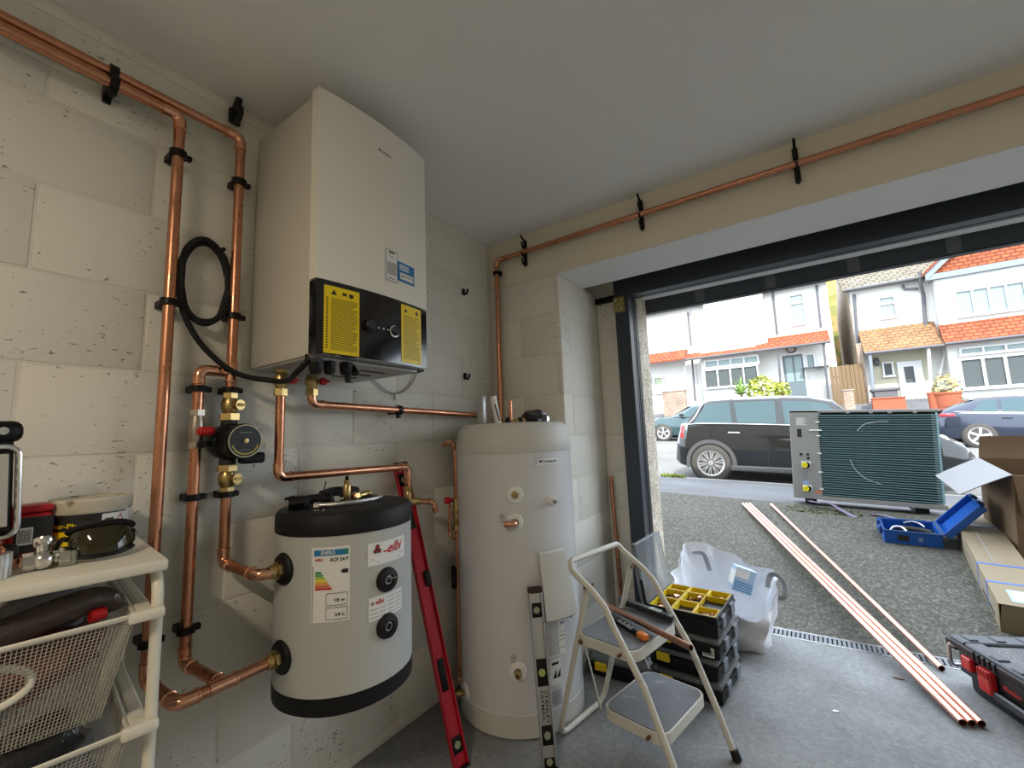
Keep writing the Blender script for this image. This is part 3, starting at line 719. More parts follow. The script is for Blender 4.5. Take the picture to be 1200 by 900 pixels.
for z in (.783, .657):
    p, d = rosette(tk, tf_, -2, z, .034, M_rubber, h=.016)
    B().lathe([(.012, 0), (.012, .013), (.009, .013), (.008, .006), (0, .006)], p+d*.002, d, 14).obj('port_socket', M_steel, tk)
s_ = B().cyl(tf_(-2, .786, .008), tf_(3, .787, .022), .002, n=6).obj('sensor_pin', M_steel, tk)
# energy label
el = cyl_patch(tf_, -61, -32.3, .703, .897, .0012).obj('energy_label', M_paper, tk)
W61 = lambda t: -61+28.7*t
def ep(t0, t1, s0, s1, e=.0022, n=4):        # patch in label coordinates
    return B().grid(lambda u, v: tf_(W61(t0+(t1-t0)*u), .703+.194*(s0+(s1-s0)*v), e), n, 1)
ep(.07, .86, .885, .965).obj('label_header', M_blue, el)
ep(.86, .96, .885, .965).obj('label_header_end', mat('header_green', (.02, .25, .20), .5), el)
lt = lambda u, v: tf_(W61(u), .703+.194*v, .0030)
lettering(B(), 'ENERG', .36, lt, .26, .90, .055).obj('label_lettering', M_paper, el, smooth=0)
b = lettering(B(), 'ACF 24 P', .48, lt, .48, .805, .05); lettering(b, '18 w', .26, lt, .62, .265, .045); lettering(b, '24 L', .26, lt, .62, .075, .045)
for (t0, t1, s0, s1) in ((.40, .94, .375, .381), (.40, .94, .215, .221), (.40, .94, .185, .191), (.40, .94, .03, .036), (.40, .408, .215, .381), (.932, .94, .215, .381), (.40, .408, .03, .191), (.932, .94, .03, .191), (.04, .05, .02, .75)):
    b.grid(lambda u, v, q=(t0, t1, s0, s1): lt(q[0]+(q[1]-q[0])*u, q[2]+(q[3]-q[2])*v), 3, 1)
b.add([lt(.76, .665), lt(.82, .692), lt(.95, .692), lt(.95, .638), lt(.82, .638)], [(0, 1, 2, 3, 4)])
b.obj('label_lettering', M_ink, el, smooth=0)
lettering(B(), 'elbi', .2, lt, .10, .82, .035).obj('label_lettering', M_inkred, el, smooth=0)
for k, c in enumerate(((.0, .30, .10), (.12, .42, .08), (.45, .60, .03), (.85, .72, .02), (.85, .38, .02), (.75, .14, .02), (.62, .02, .02))):
    z = .66-.036*k; L = .14+.045*k
    B().add([lt(.11, z-.014), lt(.11+L, z-.014), lt(.15+L, z), lt(.11+L, z+.014), lt(.11, z+.014)], [(0, 1, 2, 3, 4)]).obj('energy_arrow', mat('energy_band', c, .5), el, smooth=0)
# maker's sticker and data plate
br = cyl_patch(tf_, -19, 20, .830, .892, .0012).obj('brand_sticker', M_paper, tk)
bl = lambda u, v: tf_(-19+39*u, .830+.062*v, .0022)
def arcpts(cx, cy, r, n=16, sy=1.0): return [(cx+r*math.cos(2*PI*k/n), cy+r*sy*math.sin(2*PI*k/n)) for k in range(n)]
asp = (39/57.3*TR)/.062
b = lettering(B(), 'elbi', .40, lambda u, v: bl(u+(v-.42)*.22, v), .42, .42, .46); b.add([bl(.34, .50), bl(.44, .50), bl(.45, .56), bl(.35, .56)], [(0, 1, 2, 3)])
b.obj('brand_lettering', M_inkred, br, smooth=0)
b = B()
for cx, cy in ((.17, .62), (.25, .62), (.21, .80)): b.add([bl(x, y) for x, y in arcpts(cx, cy, .048, 16, asp)], [tuple(range(16))])
b.add([bl(.1, .25), bl(.9, .25), bl(.9, .29), bl(.1, .29)], [(0, 1, 2, 3)]).add([bl(.2, .12), bl(.8, .12), bl(.8, .15), bl(.2, .15)], [(0, 1, 2, 3)])
b.obj('brand_emblem', M_ink, br, smooth=0)
b = B()
for cx, cy in ((.17, .62), (.25, .62), (.21, .80)): b.add([(tf_(-19+39*x, .830+.062*y, .003)) for x, y in arcpts(cx, cy, .026, 12, asp)], [tuple(range(12))])
b.obj('brand_emblem_centre', M_inkred, br, smooth=0)
dp = cyl_patch(tf_, -18, 15.5, .683, .745, .0012).obj('data_plate', M_paper, tk)
dl = lambda u, v: tf_(-18+33.5*u, .683+.062*v, .0022)
lettering(B(), 'elbi', .22, dl, .17, .66, .22).obj('plate_lettering', M_inkred, dp, smooth=0)
b = B(); b.add([dl(x, y) for x, y in arcpts(.09, .74, .04, 12, 2)], [tuple(range(12))])
for k in range(5):
    for (u0, u1) in ((.03, .24), (.28, .44), (.50, .70), (.74, .97)):
        if u0 < .45 and k > 2: continue
        z = .12+.17*k
        b.add([dl(u0, z), dl(u1, z), dl(u1, z+.028), dl(u0, z+.028)], [(0, 1, 2, 3)])
b.obj('plate_print', M_inkgrey, dp, smooth=0)
# things left on the tank top
ZT = .9865
bh = thing('braided_hose', 'steel braided flexible hose curled on the tank top', 'hose', (.24, -1.2, ZT))
hp = spline([(.262, -1.268, ZT+.008), (.298, -1.225, ZT+.008), (.318, -1.165, ZT+.008), (.312, -1.095, ZT+.008), (.275, -1.045, ZT+.008), (.215, -1.035, ZT+.008), (.18, -1.065, ZT+.008)], 8)
B().tube(hp, .0068, 10).obj('hose', mat('braid', (.66, .66, .66), .35, .8, var=.4, vs=220, bump=.6, bs=300), bh)
for p, q in ((hp[0], hp[1]), (hp[-1], hp[-2])):
    d = (p-q).normalized(); b = B(); hexnut(b, p-d*.004, d, .010, .016); b.lathe([(.0085, 0), (.0085, .02)], p-d*.022, d, 12).obj('end_nut', M_chrome, bh)
cg = thing('cable_connector', 'black ribbed plastic connector at the edge of the tank top', 'connector', (.20, -1.31, ZT))
b = B().cyl((.195, -1.322, ZT+.018), (.215, -1.285, ZT+.018), .018, n=8).rbox((.165, -1.30, ZT), (.22, -1.265, ZT+.034), .004); b.obj('connector_body', M_black, cg)
for k in range(4): B().cyl((.18+.012*k, -1.325+.004*k, ZT+.03), (.18+.012*k, -1.30, ZT+.034), .004, n=6).obj('contact_rib', M_black, cg)
cp = thing('plug_lead', 'black plug with thin prong lying beside the brass vent', 'plug', (.21, -1.22, ZT))
B().lathe([(0, 0), (.016, .004), (.021, .016), (.020, .03), (.012, .038), (0, .04)], (.215, -1.235, ZT+.019), (.3, 1, 0), 16).obj('plug_body', M_black, cp)
B().tube([(.215, -1.222, ZT+.036), (.213, -1.215, ZT+.06), (.212, -1.212, ZT+.072)], .0018, 6).obj('prong', M_black, cp)
b = B(); hexnut(b, (.228, -1.195, ZT+.012), (.3, 1, 0), .011, .018); b.cyl((.232, -1.178, ZT+.012), (.245, -1.145, ZT+.010), .007, n=10).obj('ferrule', M_chrome, cp)
tr2 = B().tube(spline([(.11, -1.16, ZT+.02), (.09, -1.10, ZT+.025), (.13, -1.04, ZT+.02), (.16, -1.13, ZT+.016), (.12, -1.22, ZT+.012)], 6), .014, 10).top('black_cable', M_rubber, 'thick black cable offcut lying at the back of the tank top', 'cable')
av = thing('air_vent', 'upright brass automatic air vent on the tank top', 'air vent', (.245, -1.158, ZT))
B().lathe([(.007, 0), (.008, .012), (.012, .014), (.013, .02), (.013, .052), (.010, .058), (.008, .062), (.0095, .064), (.0095, .07), (0, .07)], (.245, -1.158, ZT), (0, 0, 1), 20).obj('vent_body', M_brass, av)
B().lathe([(.005, 0), (.006, .004), (.006, .011), (.003, .015), (0, .015)], (.245, -1.158, ZT+.07), (0, 0, 1), 12).obj('vent_cap', M_black, av)
bf = thing('brass_coupling', 'short brass coupling lying on the tank top', 'fitting', (.235, -1.10, ZT))
b = B(); hexnut(b, (.238, -1.128, ZT+.014), (-.12, 1, .05), .0145, .018); b.lathe([(.0115, 0), (.0125, .003), (.0125, .04), (.0105, .043), (.0105, .052), (.008, .052)], (.235, -1.11, ZT+.0142), (-.12, 1, .05), 18).obj('coupling_body', M_brass, bf)
B().lathe([(.0105, 0), (.012, .002), (.012, .008), (.0075, .008)], (.238, -1.134, ZT+.0138), (-.12, 1, .05), 14).obj('coupling_olive', M_cu2, bf)

# ------------------------------------------------------------------ tall hot water cylinder
KX, KY, KR = .315, -.287, .277
kf = cyl_fn(KX, KY, KR)
ck = thing('hot_water_cylinder', 'tall pale grey hot water cylinder standing in the corner', 'water cylinder', (KX, KY, 0))
B().lathe([(KR-.012, 0), (KR, .006), (KR, .089), (KR-.003, .092)], (KX, KY, 0), (0, 0, 1), 72).obj('base_ring', M_cap, ck)
B().lathe([(KR-.002, .090), (KR-.002, 1.110)], (KX, KY, 0), (0, 0, 1), 72).obj('shell', M_cylgrey, ck)
B().lathe([(KR, 1.108), (KR+.002, 1.112), (KR-.004, 1.165), (KR-.013, 1.208), (KR-.020, 1.226), (KR-.032, 1.238), (KR-.044, 1.240), (0, 1.240)], (KX, KY, 0), (0, 0, 1), 72).obj('lid', M_cap, ck)
def stub(f, deg, z, r, n1='port_collar'):
    p, d = rosette(ck, f, deg, z, r, M_whitep, n1, .010); return p, d
p, d = stub(kf, -56, .937, .036); b = B(); hexnut(b, p+d*.006, d, .013, .010); b.lathe([(.010, 0), (.010, .006), (.006, .006), (.006, 0)], p+d*.016, d, 14).obj('brass_plug', M_brass, ck)
p, d = stub(kf, -57, .826, .036); copper_run(ck, [p+d*.004, p+d*.034, p+d*.034+Vector((-.75, -.55, 0)).normalized()*.045], r=.0115, bend=.016)
p, d = stub(kf, -23, .900, .020); B().lathe([(.017, 0), (.019, .004), (.019, .016), (.016, .022), (0, .022)], p+d*.008, d, 20).obj('valve_knob', M_whitep, ck)
B().lathe([(.008, 0), (.008, .012), (.005, .018), (0, .018)], p+d*.030, d, 12).obj('valve_spindle', M_steel, ck)
p, d = stub(kf, -59, .251, .036); b = B(); hexnut(b, p+d*.006, d, .013, .012); b.lathe([(.011, 0), (.011, .022), (.008, .022), (.008, .002), (0, .002)], p+d*.016, d, 14).obj('drain_stub', M_brass, ck)
p, d = stub(kf, -118, .109, .036); b = B(); hexnut(b, p+d*.004, d, .016, .014); b.lathe([(.011, 0), (.013, .004), (.012, .03)], p+d*.016, d, 14).obj('inlet_union', M_brass, ck)
# sloped plastic cover over the immersion heater
def cover():
    b = B(); n = 8; prof = [(.702, .004), (.695, .016), (.66, .022), (.48, .060), (.452, .062), (.440, .048), (.437, .004)]
    return b.grid(lambda u, v: kf(-38+26*u, prof[min(6, int(round(v*6)))][0], prof[min(6, int(round(v*6)))][1]), n, 6)
b = cover()
prof = [(.702, .004), (.695, .016), (.66, .022), (.48, .060), (.452, .062), (.440, .048), (.437, .004)]
for a in (-38, -12): b.add([kf(a, z, e) for z, e in prof], [tuple(range(7))])
hc = b.obj('heater_cover', M_cap, ck)
B().cyl(kf(-18, .447, .055), kf(-18, .447, .064), .004, n=8).obj('cover_screw', M_steel, hc)
# stickers
lg = cyl_patch(kf, -35, -13, 1.054, 1.079, .0004).obj('brand_sticker', M_paper, ck)
lgf = lambda u, v: kf(-35+22*u, 1.054+.025*v, .0012)
b = lettering(B(), 'DAIKIN', .68, lgf, .27, .30, .44); b.add([lgf(.06, .78), lgf(.24, .78), lgf(.15, .22)], [(0, 1, 2)]).obj('brand_lettering', mat('ink_navy', (.02, .06, .16), .5), lg, smooth=0)
ins = cyl_patch(kf, -33, -14, .285, .428, .0004).obj('instruction_label', M_paper, ck)
b = B()
for k in range(19):
    z = .292+.007*k
    b.grid(lambda u, v, z=z: kf(-32+(11.5-random.random()*1.5)*u, z+.0028*v, .0012), 3, 1)
for k in range(4): b.grid(lambda u, v, k=k: kf(-19.5+5*u, .31+.03*k+.003*v, .0012), 2, 1)
b.obj('label_print', M_inkgrey, ins, smooth=0)
b = B().grid(lambda u, v: kf(-19.5+5*u, .405+.004*v, .0012), 2, 1).grid(lambda u, v: kf(-19.5+5*u, .355+.003*v, .0012), 2, 1); b.obj('label_rule', M_ink, ins, smooth=0)
ens = cyl_patch(kf, -32, -20, .18, .275, .0004).obj('efficiency_label', M_paper, ck)
b = B().add([kf(-25.5, .205, .0012), kf(-23.5, .205, .0012), kf(-21.5, .24, .0012), kf(-21.5, .205, .0012)], [(0, 1, 2, 3)][:0] or [(0, 2, 3)])
b.add([kf(-30, .255, .0012), kf(-23, .255, .0012), kf(-23, .265, .0012), kf(-30, .265, .0012)], [(0, 1, 2, 3)])
b.add([kf(-29.5, .205, .0012), kf(-25.5, .205, .0012), kf(-25.5, .24, .0012)], [(0, 1, 2)]).obj('label_print', M_ink, ens, smooth=0)
b = B()
for k in range(8): b.grid(lambda u, v, k=k: kf(-31+10*u, .105+.007*k+.003*v, .0004), 3, 1)
b.obj('fine_print', M_inkgrey, ck, smooth=0)
for a, z in ((-68, .85), (-62.5, .305), (-130, .17)):
    b = B()
    for k in range(14):
        q0, q1 = 2*PI*k/14, 2*PI*(k+1)/14
        b.add([kf(a+2.4*math.cos(q0), z+.011*math.sin(q0), .0006), kf(a+2.4*math.cos(q1), z+.011*math.sin(q1), .0006), kf(a+1.9*math.cos(q1), z+.0088*math.sin(q1), .0006), kf(a+1.9*math.cos(q0), z+.0088*math.sin(q0), .0006)], [(0, 1, 2, 3)])
    b.grid(lambda u, v: kf(a-.5+u, z-.004+.008*v, .0006), 1, 1).grid(lambda u, v: kf(a-2+4*u, z-.020+.003*v, .0006), 1, 1).obj('port_symbol', M_inkgrey, ck, smooth=0)
# things on the lid
ZL = 1.2405
fb = thing('foil_sleeve', 'grey foil faced insulation sleeve standing on the cylinder lid', 'sleeve', (.27, -.42, ZL))
M_foil = mat('foil', (.5, .5, .5), .35, .7, var=.1, vs=30, bump=.4, bs=40)
b = B().rbox((.245, -.475, ZL), (.285, -.430, ZL+.125), .006, 2); b.obj('sleeve_wall', M_foil, fb)
B().rbox((.255, -.472, ZL+.10), (.275, -.433, ZL+.13), .003).obj('sleeve_flap', M_foil, fb)
wt = thing('white_tube', 'short white plastic tube leaning on the foil sleeve', 'tube', (.31, -.415, ZL))
B().lathe([(.015, 0), (.015, .128), (.0125, .128), (.0125, .003)], (.315, -.405, ZL+.003), (-.08, -.16, 1), 20).obj('tube_wall', M_whitep, wt)
B().tube([(.318, -.43, ZL+.09), (.331, -.425, ZL+.04), (.335, -.42, ZL+.012)], .003, 6).obj('black_strap', M_black, wt)
st = thing('pipe_stub', 'short upright copper pipe stub on the cylinder lid', 'pipe', (.315, -.30, ZL))
B().lathe([(.0095, 0), (.0095, .10), (.0075, .10), (.0075, .005)], (.315, -.300, ZL+.012), (0, 0, 1), 16).obj('tube', M_cu, st)
b = B(); hexnut(b, (.315, -.300, ZL), (0, 0, 1), .018, .02); b.cyl((.315, -.30, ZL+.012), (.34, -.27, ZL+.012), .011, n=10).obj('brass_base', M_brass, st)
for k, (x, y, r, m_, lab) in enumerate(((.33, -.345, .014, M_black, 'small black fitting on the cylinder lid by the white tube'), (.345, -.265, .012, M_black, 'small black fitting between the copper stub and the plastic bag'), (.35, -.235, .013, M_brass, 'small brass fitting in front of the black plastic bag'))):
    b = B(); hexnut(b, (x, y, ZL), (0, 0, 1), r, .016); b.lathe([(r*.7, 0), (r*.75, .01), (r*.5, .014), (r*.45, .006)], (x, y, ZL+.016), (0, 0, 1), 12).top('pipe_fitting', m_, lab, 'fitting', 'fittings on the cylinder lid')
bgm = mat('bag_black', (.012, .012, .014), .22, coat=.5, bump=1.0, bs=40, dist=.01)
def lump(c, sx, sy, sz, seed, n=20, m_=12, rough=.25):
    rnd = random.Random(seed); ph = [rnd.uniform(0, 6.28) for _ in range(8)]; b = B(); c = Vector(c)
    b.sphere((0, 0, 0), 1.0, n, m_)
    vs = []
    for p in b.v:
        k = 1+rough*(.4*math.sin(5*p.x+ph[0])*math.cos(4*p.y+ph[1])+.3*math.sin(9*p.z+7*p.y+ph[2])+.3*math.sin(11*p.x+6*p.z+ph[3]))
        vs.append(Vector((c.x+p.x*k*sx, c.y+p.y*k*sy, max(c.z-sz*.8, c.z+p.z*k*sz))))
    b.v = vs; return b
lump((.36, -.150, ZL+.031), .062, .082, .039, 3).top('plastic_bag', bgm, 'crumpled shiny black plastic bag on the cylinder lid', 'bag')
pw = thing('pressure_gauge', 'small chrome fitting at the edge of the cylinder lid', 'fitting', (.375, -.055, ZL))
B().cyl((.36, -.062, ZL+.02), (.385, -.07, ZL+.02), .019, n=20).lathe([(.019, 0), (.020, .003), (.017, .004), (0, .004)], (.385, -.07, ZL+.02), (.95, -.3, 0), 20).obj('case', M_chrome, pw)
B().cyl((.37, -.08, ZL+.012), (.355, -.11, ZL+.012), .008, n=10).obj('thread', M_chrome, pw)

# ------------------------------------------------------------------ spirit levels
def level_frame(p0, p1, wdir):
    p0 = Vector(p0); p1 = Vector(p1); a = (p1-p0).normalized(); n = Vector(wdir).cross(a)
    n.normalize()
    if n.dot(CAM-p0) < 0: n = -n
    wv = a.cross(n) if a.cross(n).dot(Vector(wdir)) > 0 else n.cross(a)
    M = Matrix((wv, n, a)).transposed().to_4x4(); M.translation = p0; return M, (p1-p0).length
def vial(root, M, z, hw, hh, mbody, name='vial_window', glow=(.35, .45, .12)):
    w_ = B().rbox((-hw, .001, z-hh), (hw, .0045, z+hh), .004, 2).xf(M).obj(name, M_black, root)
    B().lathe([(hw*.62, 0), (hw*.62, .002), (0, .002)], M @ Vector((0, .0045, z)), (M.to_3x3() @ Vector((0, 1, 0))), 18).obj('bubble_vial', mbody, w_)
M_vial = mat('vial_fluid', (.55, .62, .20), .15, trans=.2)
M_vialg = mat('vial_dull', (.30, .34, .22), .2)
M_redal = mat('red_aluminium', (.52, .015, .035), .32, .15, var=.12, vs=12, dark=(.30, .02, .03), dscale=30, dth=.66)
rl = thing('spirit_level', 'long red spirit level leaning on the wall behind the round tank', 'spirit level', (.345, -.752, 0))
M, L = level_frame((.352, -.752, 0), (.035, -.752, 1.085), (.25, 1, 0))
B().rbox((-.030, -.011, .004), (.030, -.004, L-.03), .003).rbox((-.030, -.011, .004), (-.024, .012, L-.03), .002).rbox((.024, -.011, .004), (.030, .012, L-.03), .002).rbox((-.024, -.004, .004), (.024, .0, L-.03), .001).xf(M).obj('beam', M_redal, rl)
B().rbox((-.032, -.013, L-.032), (.032, .014, L), .004).xf(M).obj('end_cap', M_black, rl)
B().rbox((-.032, -.013, 0), (.032, .014, .008), .002).xf(M).obj('end_cap', M_black, rl)
vial(rl, M, L-.075, .020, .026, M_vialg); vial(rl, M, .075, .020, .026, M_vialg)
B().rbox((.004, .0005, L*.575-.03), (.031, .013, L*.575+.03), .004).xf(M).obj('plumb_window', M_black, rl)
for z in (L*.27, L*.80): B().rbox((-.014, .0002, z-.055), (.014, .0035, z+.055), .003, 2).xf(M).obj('hand_slot', M_black, rl)
sl = thing('spirit_level', 'short silver spirit level leaning on the tall cylinder', 'spirit level', (.612, -.583, 0))
M, L = level_frame((.625, -.590, 0), (.534, -.497, .578), (.75, .66, 0))
M_alu = mat('level_aluminium', (.50, .51, .52), .36, .8, var=.08, vs=15)
B().rbox((-.027, -.012, .004), (.027, -.002, L-.02), .002).rbox((-.027, -.012, .004), (-.020, .011, L-.02), .002).rbox((.020, -.012, .004), (.027, .011, L-.02), .002).rbox((-.02, -.002, .004), (.02, .001, L-.02), .001).xf(M).obj('beam', M_alu, sl)
B().rbox((-.029, -.014, L-.024), (.029, .013, L), .004).xf(M).obj('end_cap', mat('cap_maroon', (.03, .012, .012), .5), sl)
B().rbox((-.029, -.014, 0), (.029, .013, .01), .004).xf(M).obj('end_cap', M_black, sl)
vial(sl, M, L-.085, .020, .026, M_vialg); vial(sl, M, L*.50, .021, .045, M_vial); vial(sl, M, .10, .020, .030, M_vialg); vial(sl, M, .022, .018, .012, M_vialg)
lv = lambda off: (lambda u, v: M @ Vector((off+v, .0022, L*.40-u)))
b = lettering(B(), 'STANLEY', .105, lv(.003), 0, 0, .011); lettering(b, 'FATMAX', .095, lv(-.012), 0, 0, .010).obj('brand_lettering', M_ink, sl, smooth=0)
# ------------------------------------------------------------------ white trolley with mesh baskets
TP = Vector((.464, -1.70, 0)); TA = Vector((-.139, -.990, 0)).normalized(); TB = Vector((-.990, .139, 0)).normalized()
TM = Matrix((TA, TB, Vector((0, 0, 1)))).transposed().to_4x4(); TM.translation = TP
M_trol = mat('trolley_white', (.74, .71, .60), .4, var=.03, vs=6, coat=.1)
M_wire = mat('mesh_wire', (.52, .50, .44), .4, .3)
tl = thing('storage_trolley', 'white metal storage trolley with two wire mesh baskets', 'trolley', TM @ Vector((.25, .21, 0)))
TW, TD = .50, .43
B().rbox((0, 0, .949), (TW, TD, .970), .005, 2).xf(TM).obj('table_top', M_trol, tl)
for l in (.012, TW-.012):
    B().tube(fillet([(l, .012, .0), (l, .012, .944), (l, TD-.02, .944), (l, TD-.02, .0)], .05, 8), .0095, 12).xf(TM).obj('side_frame', M_trol, tl)
B().tube([(.012, TD-.02, .12), (TW-.012, TD-.02, .12)], .008, 10).xf(TM).obj('cross_bar', M_trol, tl)
def basket(z, dep, hz):
    for l in (.024, TW-.024):
        B().rbox((l-.010, .01, z-.020), (l+.010, TD-.03, z), .004).xf(TM).obj('runner', M_trol, tl)
    x0, x1, d0, d1 = .045, TW-.045, -.010, TD-.05
    bk = B().tube([(x0, d0, z), (x1, d0, z), (x1, d1, z), (x0, d1, z)], .005, 8, closed=True).xf(TM).obj('basket_rim', M_trol, tl)
    for l in (.03, TW-.03):
        B().rbox((l-.026, -.020, z-.012), (l+.026, .000, z+.007), .005, 2).rbox((l-.012, -.01, z-.010), (l+.012, .06, z+.005), .003).xf(TM).obj('corner_bracket', M_trol, tl)
    zb = z-dep; e = .035; b = B(); r = .0008; st = .0056
    def wire(p, q):
        b.cyl(p, q, r, n=3, caps=False)
    def face(o, u, v, nu, nv, tu, tv):       # lattice on a tapering face: bottom edge shortened by tu at both ends
        o = Vector(o); u = Vector(u); v = Vector(v)
        for i in range(nu+1):
            t = i/nu; wire(o+u*t, o+u*(tu+(1-2*tu)*t)+v)
        for j in range(1, nv+1):
            s = j/nv; wire(o+u*tu*s+v*s, o+u*(1-tu*s)+v*s)
    face((x0, d0, z), (x1-x0, 0, 0), (0, e, -dep), int((x1-x0)/st), int(dep/st), e/(x1-x0), 0)
    face((x0, d1, z), (x1-x0, 0, 0), (0, -e, -dep), 20, 8, e/(x1-x0), 0)
    face((x0, d0, z), (0, d1-d0, 0), (e, 0, -dep), int((d1-d0)/st), int(dep/st), e/(d1-d0), 0)
    face((x1, d0, z), (0, d1-d0, 0), (-e, 0, -dep), 20, 8, e/(d1-d0), 0)
    face((x0+e, d0+e, zb), (x1-x0-2*e, 0, 0), (0, d1-d0-2*e, 0), 38, 30, 0, 0)
    m = b.xf(TM).obj('wire_mesh', M_wire, tl, smooth=0); m['kind'] = 'stuff'
    if hz:
        pts = [(.235+.068*math.cos(2*PI*k/28), d0+.006+.035*.33, z-.062+.033*math.sin(2*PI*k/28)) for k in range(28)]
        B().tube(pts, .006, 8, closed=True).xf(TM).obj('hand_hole_rim', M_trol, tl)
basket(.882, .165, True); basket(.690, .165, False); basket(.470, .165, False)
# what lies in the baskets
def tlump(l, d, z, sx, sy, sz, seed, m_, name, lab, cat, rough=.25):
    c = TM @ Vector((l, d, z)); lump(c, sx, sy, sz, seed, 22, 14, rough).top(name, m_, lab, cat)
M_bagbrown = mat('film_brown', (.06, .042, .036), .25, coat=.4, bump=.8, bs=30, dist=.008)
M_bagclear = mat('film_clear', (.30, .31, .35), .22, coat=.4, trans=.25, bump=.8, bs=25, dist=.008)
M_bagred = mat('bag_red', (.14, .035, .03), .4, bump=.5, bs=30)
M_bagblue = mat('bag_blue', (.03, .05, .18), .4, bump=.5, bs=30)
rb = thing('rolled_film', 'brown rolled plastic film with a red end lying in the top mesh basket', 'film roll', TM @ Vector((.15, .12, .80)))
rp_ = [TM @ Vector(p) for p in ((.36, .05, .858), (.30, .055, .870), (.22, .06, .884), (.15, .065, .900), (.10, .07, .908), (.072, .075, .900), (.066, .078, .884))]
B().tube(spline(rp_, 5), .020, 12, radii=[.017+.008*math.sin(PI*min(1, k/30*1.1)) for k in range(31)]).obj('roll', M_bagbrown, rb)
B().lathe([(.0, 0), (.011, .001), (.012, .012), (.010, .022)], TM @ Vector((.080, .055, .884)), TA*1.0+TB*-.3, 12).obj('red_end', M_red, rb)
tlump(.22, .17, .80, .12, .15, .058, 11, M_bagred, 'parts_bag', 'dull red bag bulging behind the top basket mesh', 'bag')
tlump(.345, .15, .815, .07, .10, .055, 12, M_bagblue, 'parts_bag', 'dark blue bag showing through the basket hand hole', 'bag')
tlump(.15, .25, .860, .08, .08, .04, 13, M_bagclear, 'parts_bag', 'clear plastic wrap crumpled at the back of the top basket', 'bag')
rb2 = [TM @ Vector(p) for p in ((.43, .085, .618), (.36, .085, .640), (.26, .085, .655), (.18, .085, .668), (.125, .085, .690), (.105, .085, .700))]
B().tube(spline(rb2, 6), .03, 14, radii=[.030+.022*math.sin(PI*min(1, .15+k/30*.8)) for k in range(31)]).top('bin_bag', bgm, 'shiny black plastic sack stuffed along the second mesh basket', 'bag')
tlump(.22, .17, .60, .13, .15, .055, 14, M_bagclear, 'parts_bag', 'clear plastic bag at the bottom of the second basket', 'bag')
# things on the trolley top
ZTT = .9705
M_lidred = mat('lid_red', (.45, .012, .015), .4, var=.08, vs=15)
rc = thing('jar', 'square black labelled jar with a red lid on the trolley top', 'jar', TM @ Vector((.165, .325, ZTT)))
Mr = TM @ Matrix.Translation((.188, .31, ZTT)) @ Matrix.Rotation(-.12, 4, 'Z')
B().rbox((-.034, -.034, 0), (.034, .034, .088), .010, 3, Mr).obj('jar_body', M_lidred, rc)
B().rbox((-.035, -.035, .088), (.035, .035, .104), .007, 2, Mr).obj('jar_lid', M_lidred, rc)
lb = B().rbox((-.0348, -.0352, .010), (.020, -.0335, .080), .001, 1, Mr).obj('jar_label', M_ink, rc)
b = B().box((-.006, -.0360, .026), (.016, -.0353, .060)).xf(Mr); b.obj('barcode_panel', M_paper, lb, smooth=0)
b = B()
for k in range(7): b.box((-.0035+.0027*k, -.0366, .030), (-.0020+.0027*k, -.0361, .056))
b.xf(Mr).obj('barcode_bar', M_inkgrey, lb, smooth=0)
B().add([Mr @ Vector(p) for p in ((-.025, -.0358, .018), (-.019, -.0358, .024), (-.025, -.0358, .030), (-.031, -.0358, .024))], [(0, 1, 2, 3)]).obj('hazard_mark', M_paper, lb, smooth=0)
tb = thing('flux_tub', 'round tub with a grimy white lid and yellow label on the trolley top', 'tub', TM @ Vector((.08, .325, ZTT)))
tc_ = TM @ Vector((.090, .335, ZTT)); TUBR = .068
uf = lambda deg, z, e=0: Vector((tc_.x+(TUBR+e-.006*(1-min(1, (z-ZTT)/.09)))*math.cos(math.radians(deg)), tc_.y+(TUBR+e-.006*(1-min(1, (z-ZTT)/.09)))*math.sin(math.radians(deg)), z))
B().lathe([(TUBR-.006, 0), (TUBR, .082), (TUBR, .084)], tc_, (0, 0, 1), 40).obj('tub_body', M_whitep, tb)
M_grime = mat('lid_grimy', (.58, .54, .44), .6, var=.2, vs=18, dark=(.14, .11, .08), dscale=22, dth=.55)
B().lathe([(TUBR+.003, .076), (TUBR+.005, .080), (TUBR+.005, .102), (TUBR+.001, .107), (TUBR-.006, .105), (0, .103)], tc_, (0, 0, 1), 40).obj('tub_lid', M_grime, tb)
a0 = math.degrees(math.atan2(CAM.y-tc_.y, CAM.x-tc_.x))
lw = cyl_patch(uf, a0-75, a0+60, ZTT+.008, ZTT+.074, .0012, 20).obj('tub_label', M_ink, tb)
cyl_patch(uf, a0-74, a0+8, ZTT+.010, ZTT+.040, .0022, 14).obj('label_band', M_yellow, lw)
cyl_patch(uf, a0+16, a0+58, ZTT+.030, ZTT+.071, .0022, 8).obj('label_panel', M_paper, lw)
lettering(B(), 'Star-Plas', 50, lambda u, v: uf(a0-60+u, ZTT+v, .0024), 0, .047, .010).obj('label_lettering', M_yellow, lw, smooth=0)
b = B().grid(lambda u, v: uf(a0+20+14*u, ZTT+.055+.006*v, .003), 3, 1).grid(lambda u, v: uf(a0+20+14*u, ZTT+.046+.003*v, .003), 3, 1); b.obj('label_print', M_ink, lw, smooth=0)
b = B()
dm = [(46, .068), (52, .056), (46, .044), (40, .056)]; dn = [(46, .064), (50, .056), (46, .048), (42, .056)]
for k in range(4):
    k2 = (k+1) % 4; b.add([uf(a0+dm[k][0], ZTT+dm[k][1], .003), uf(a0+dm[k2][0], ZTT+dm[k2][1], .003), uf(a0+dn[k2][0], ZTT+dn[k2][1], .003), uf(a0+dn[k][0], ZTT+dn[k][1], .003)], [(0, 1, 2, 3)])
b.obj('hazard_diamond', M_inkred, lw, smooth=0)
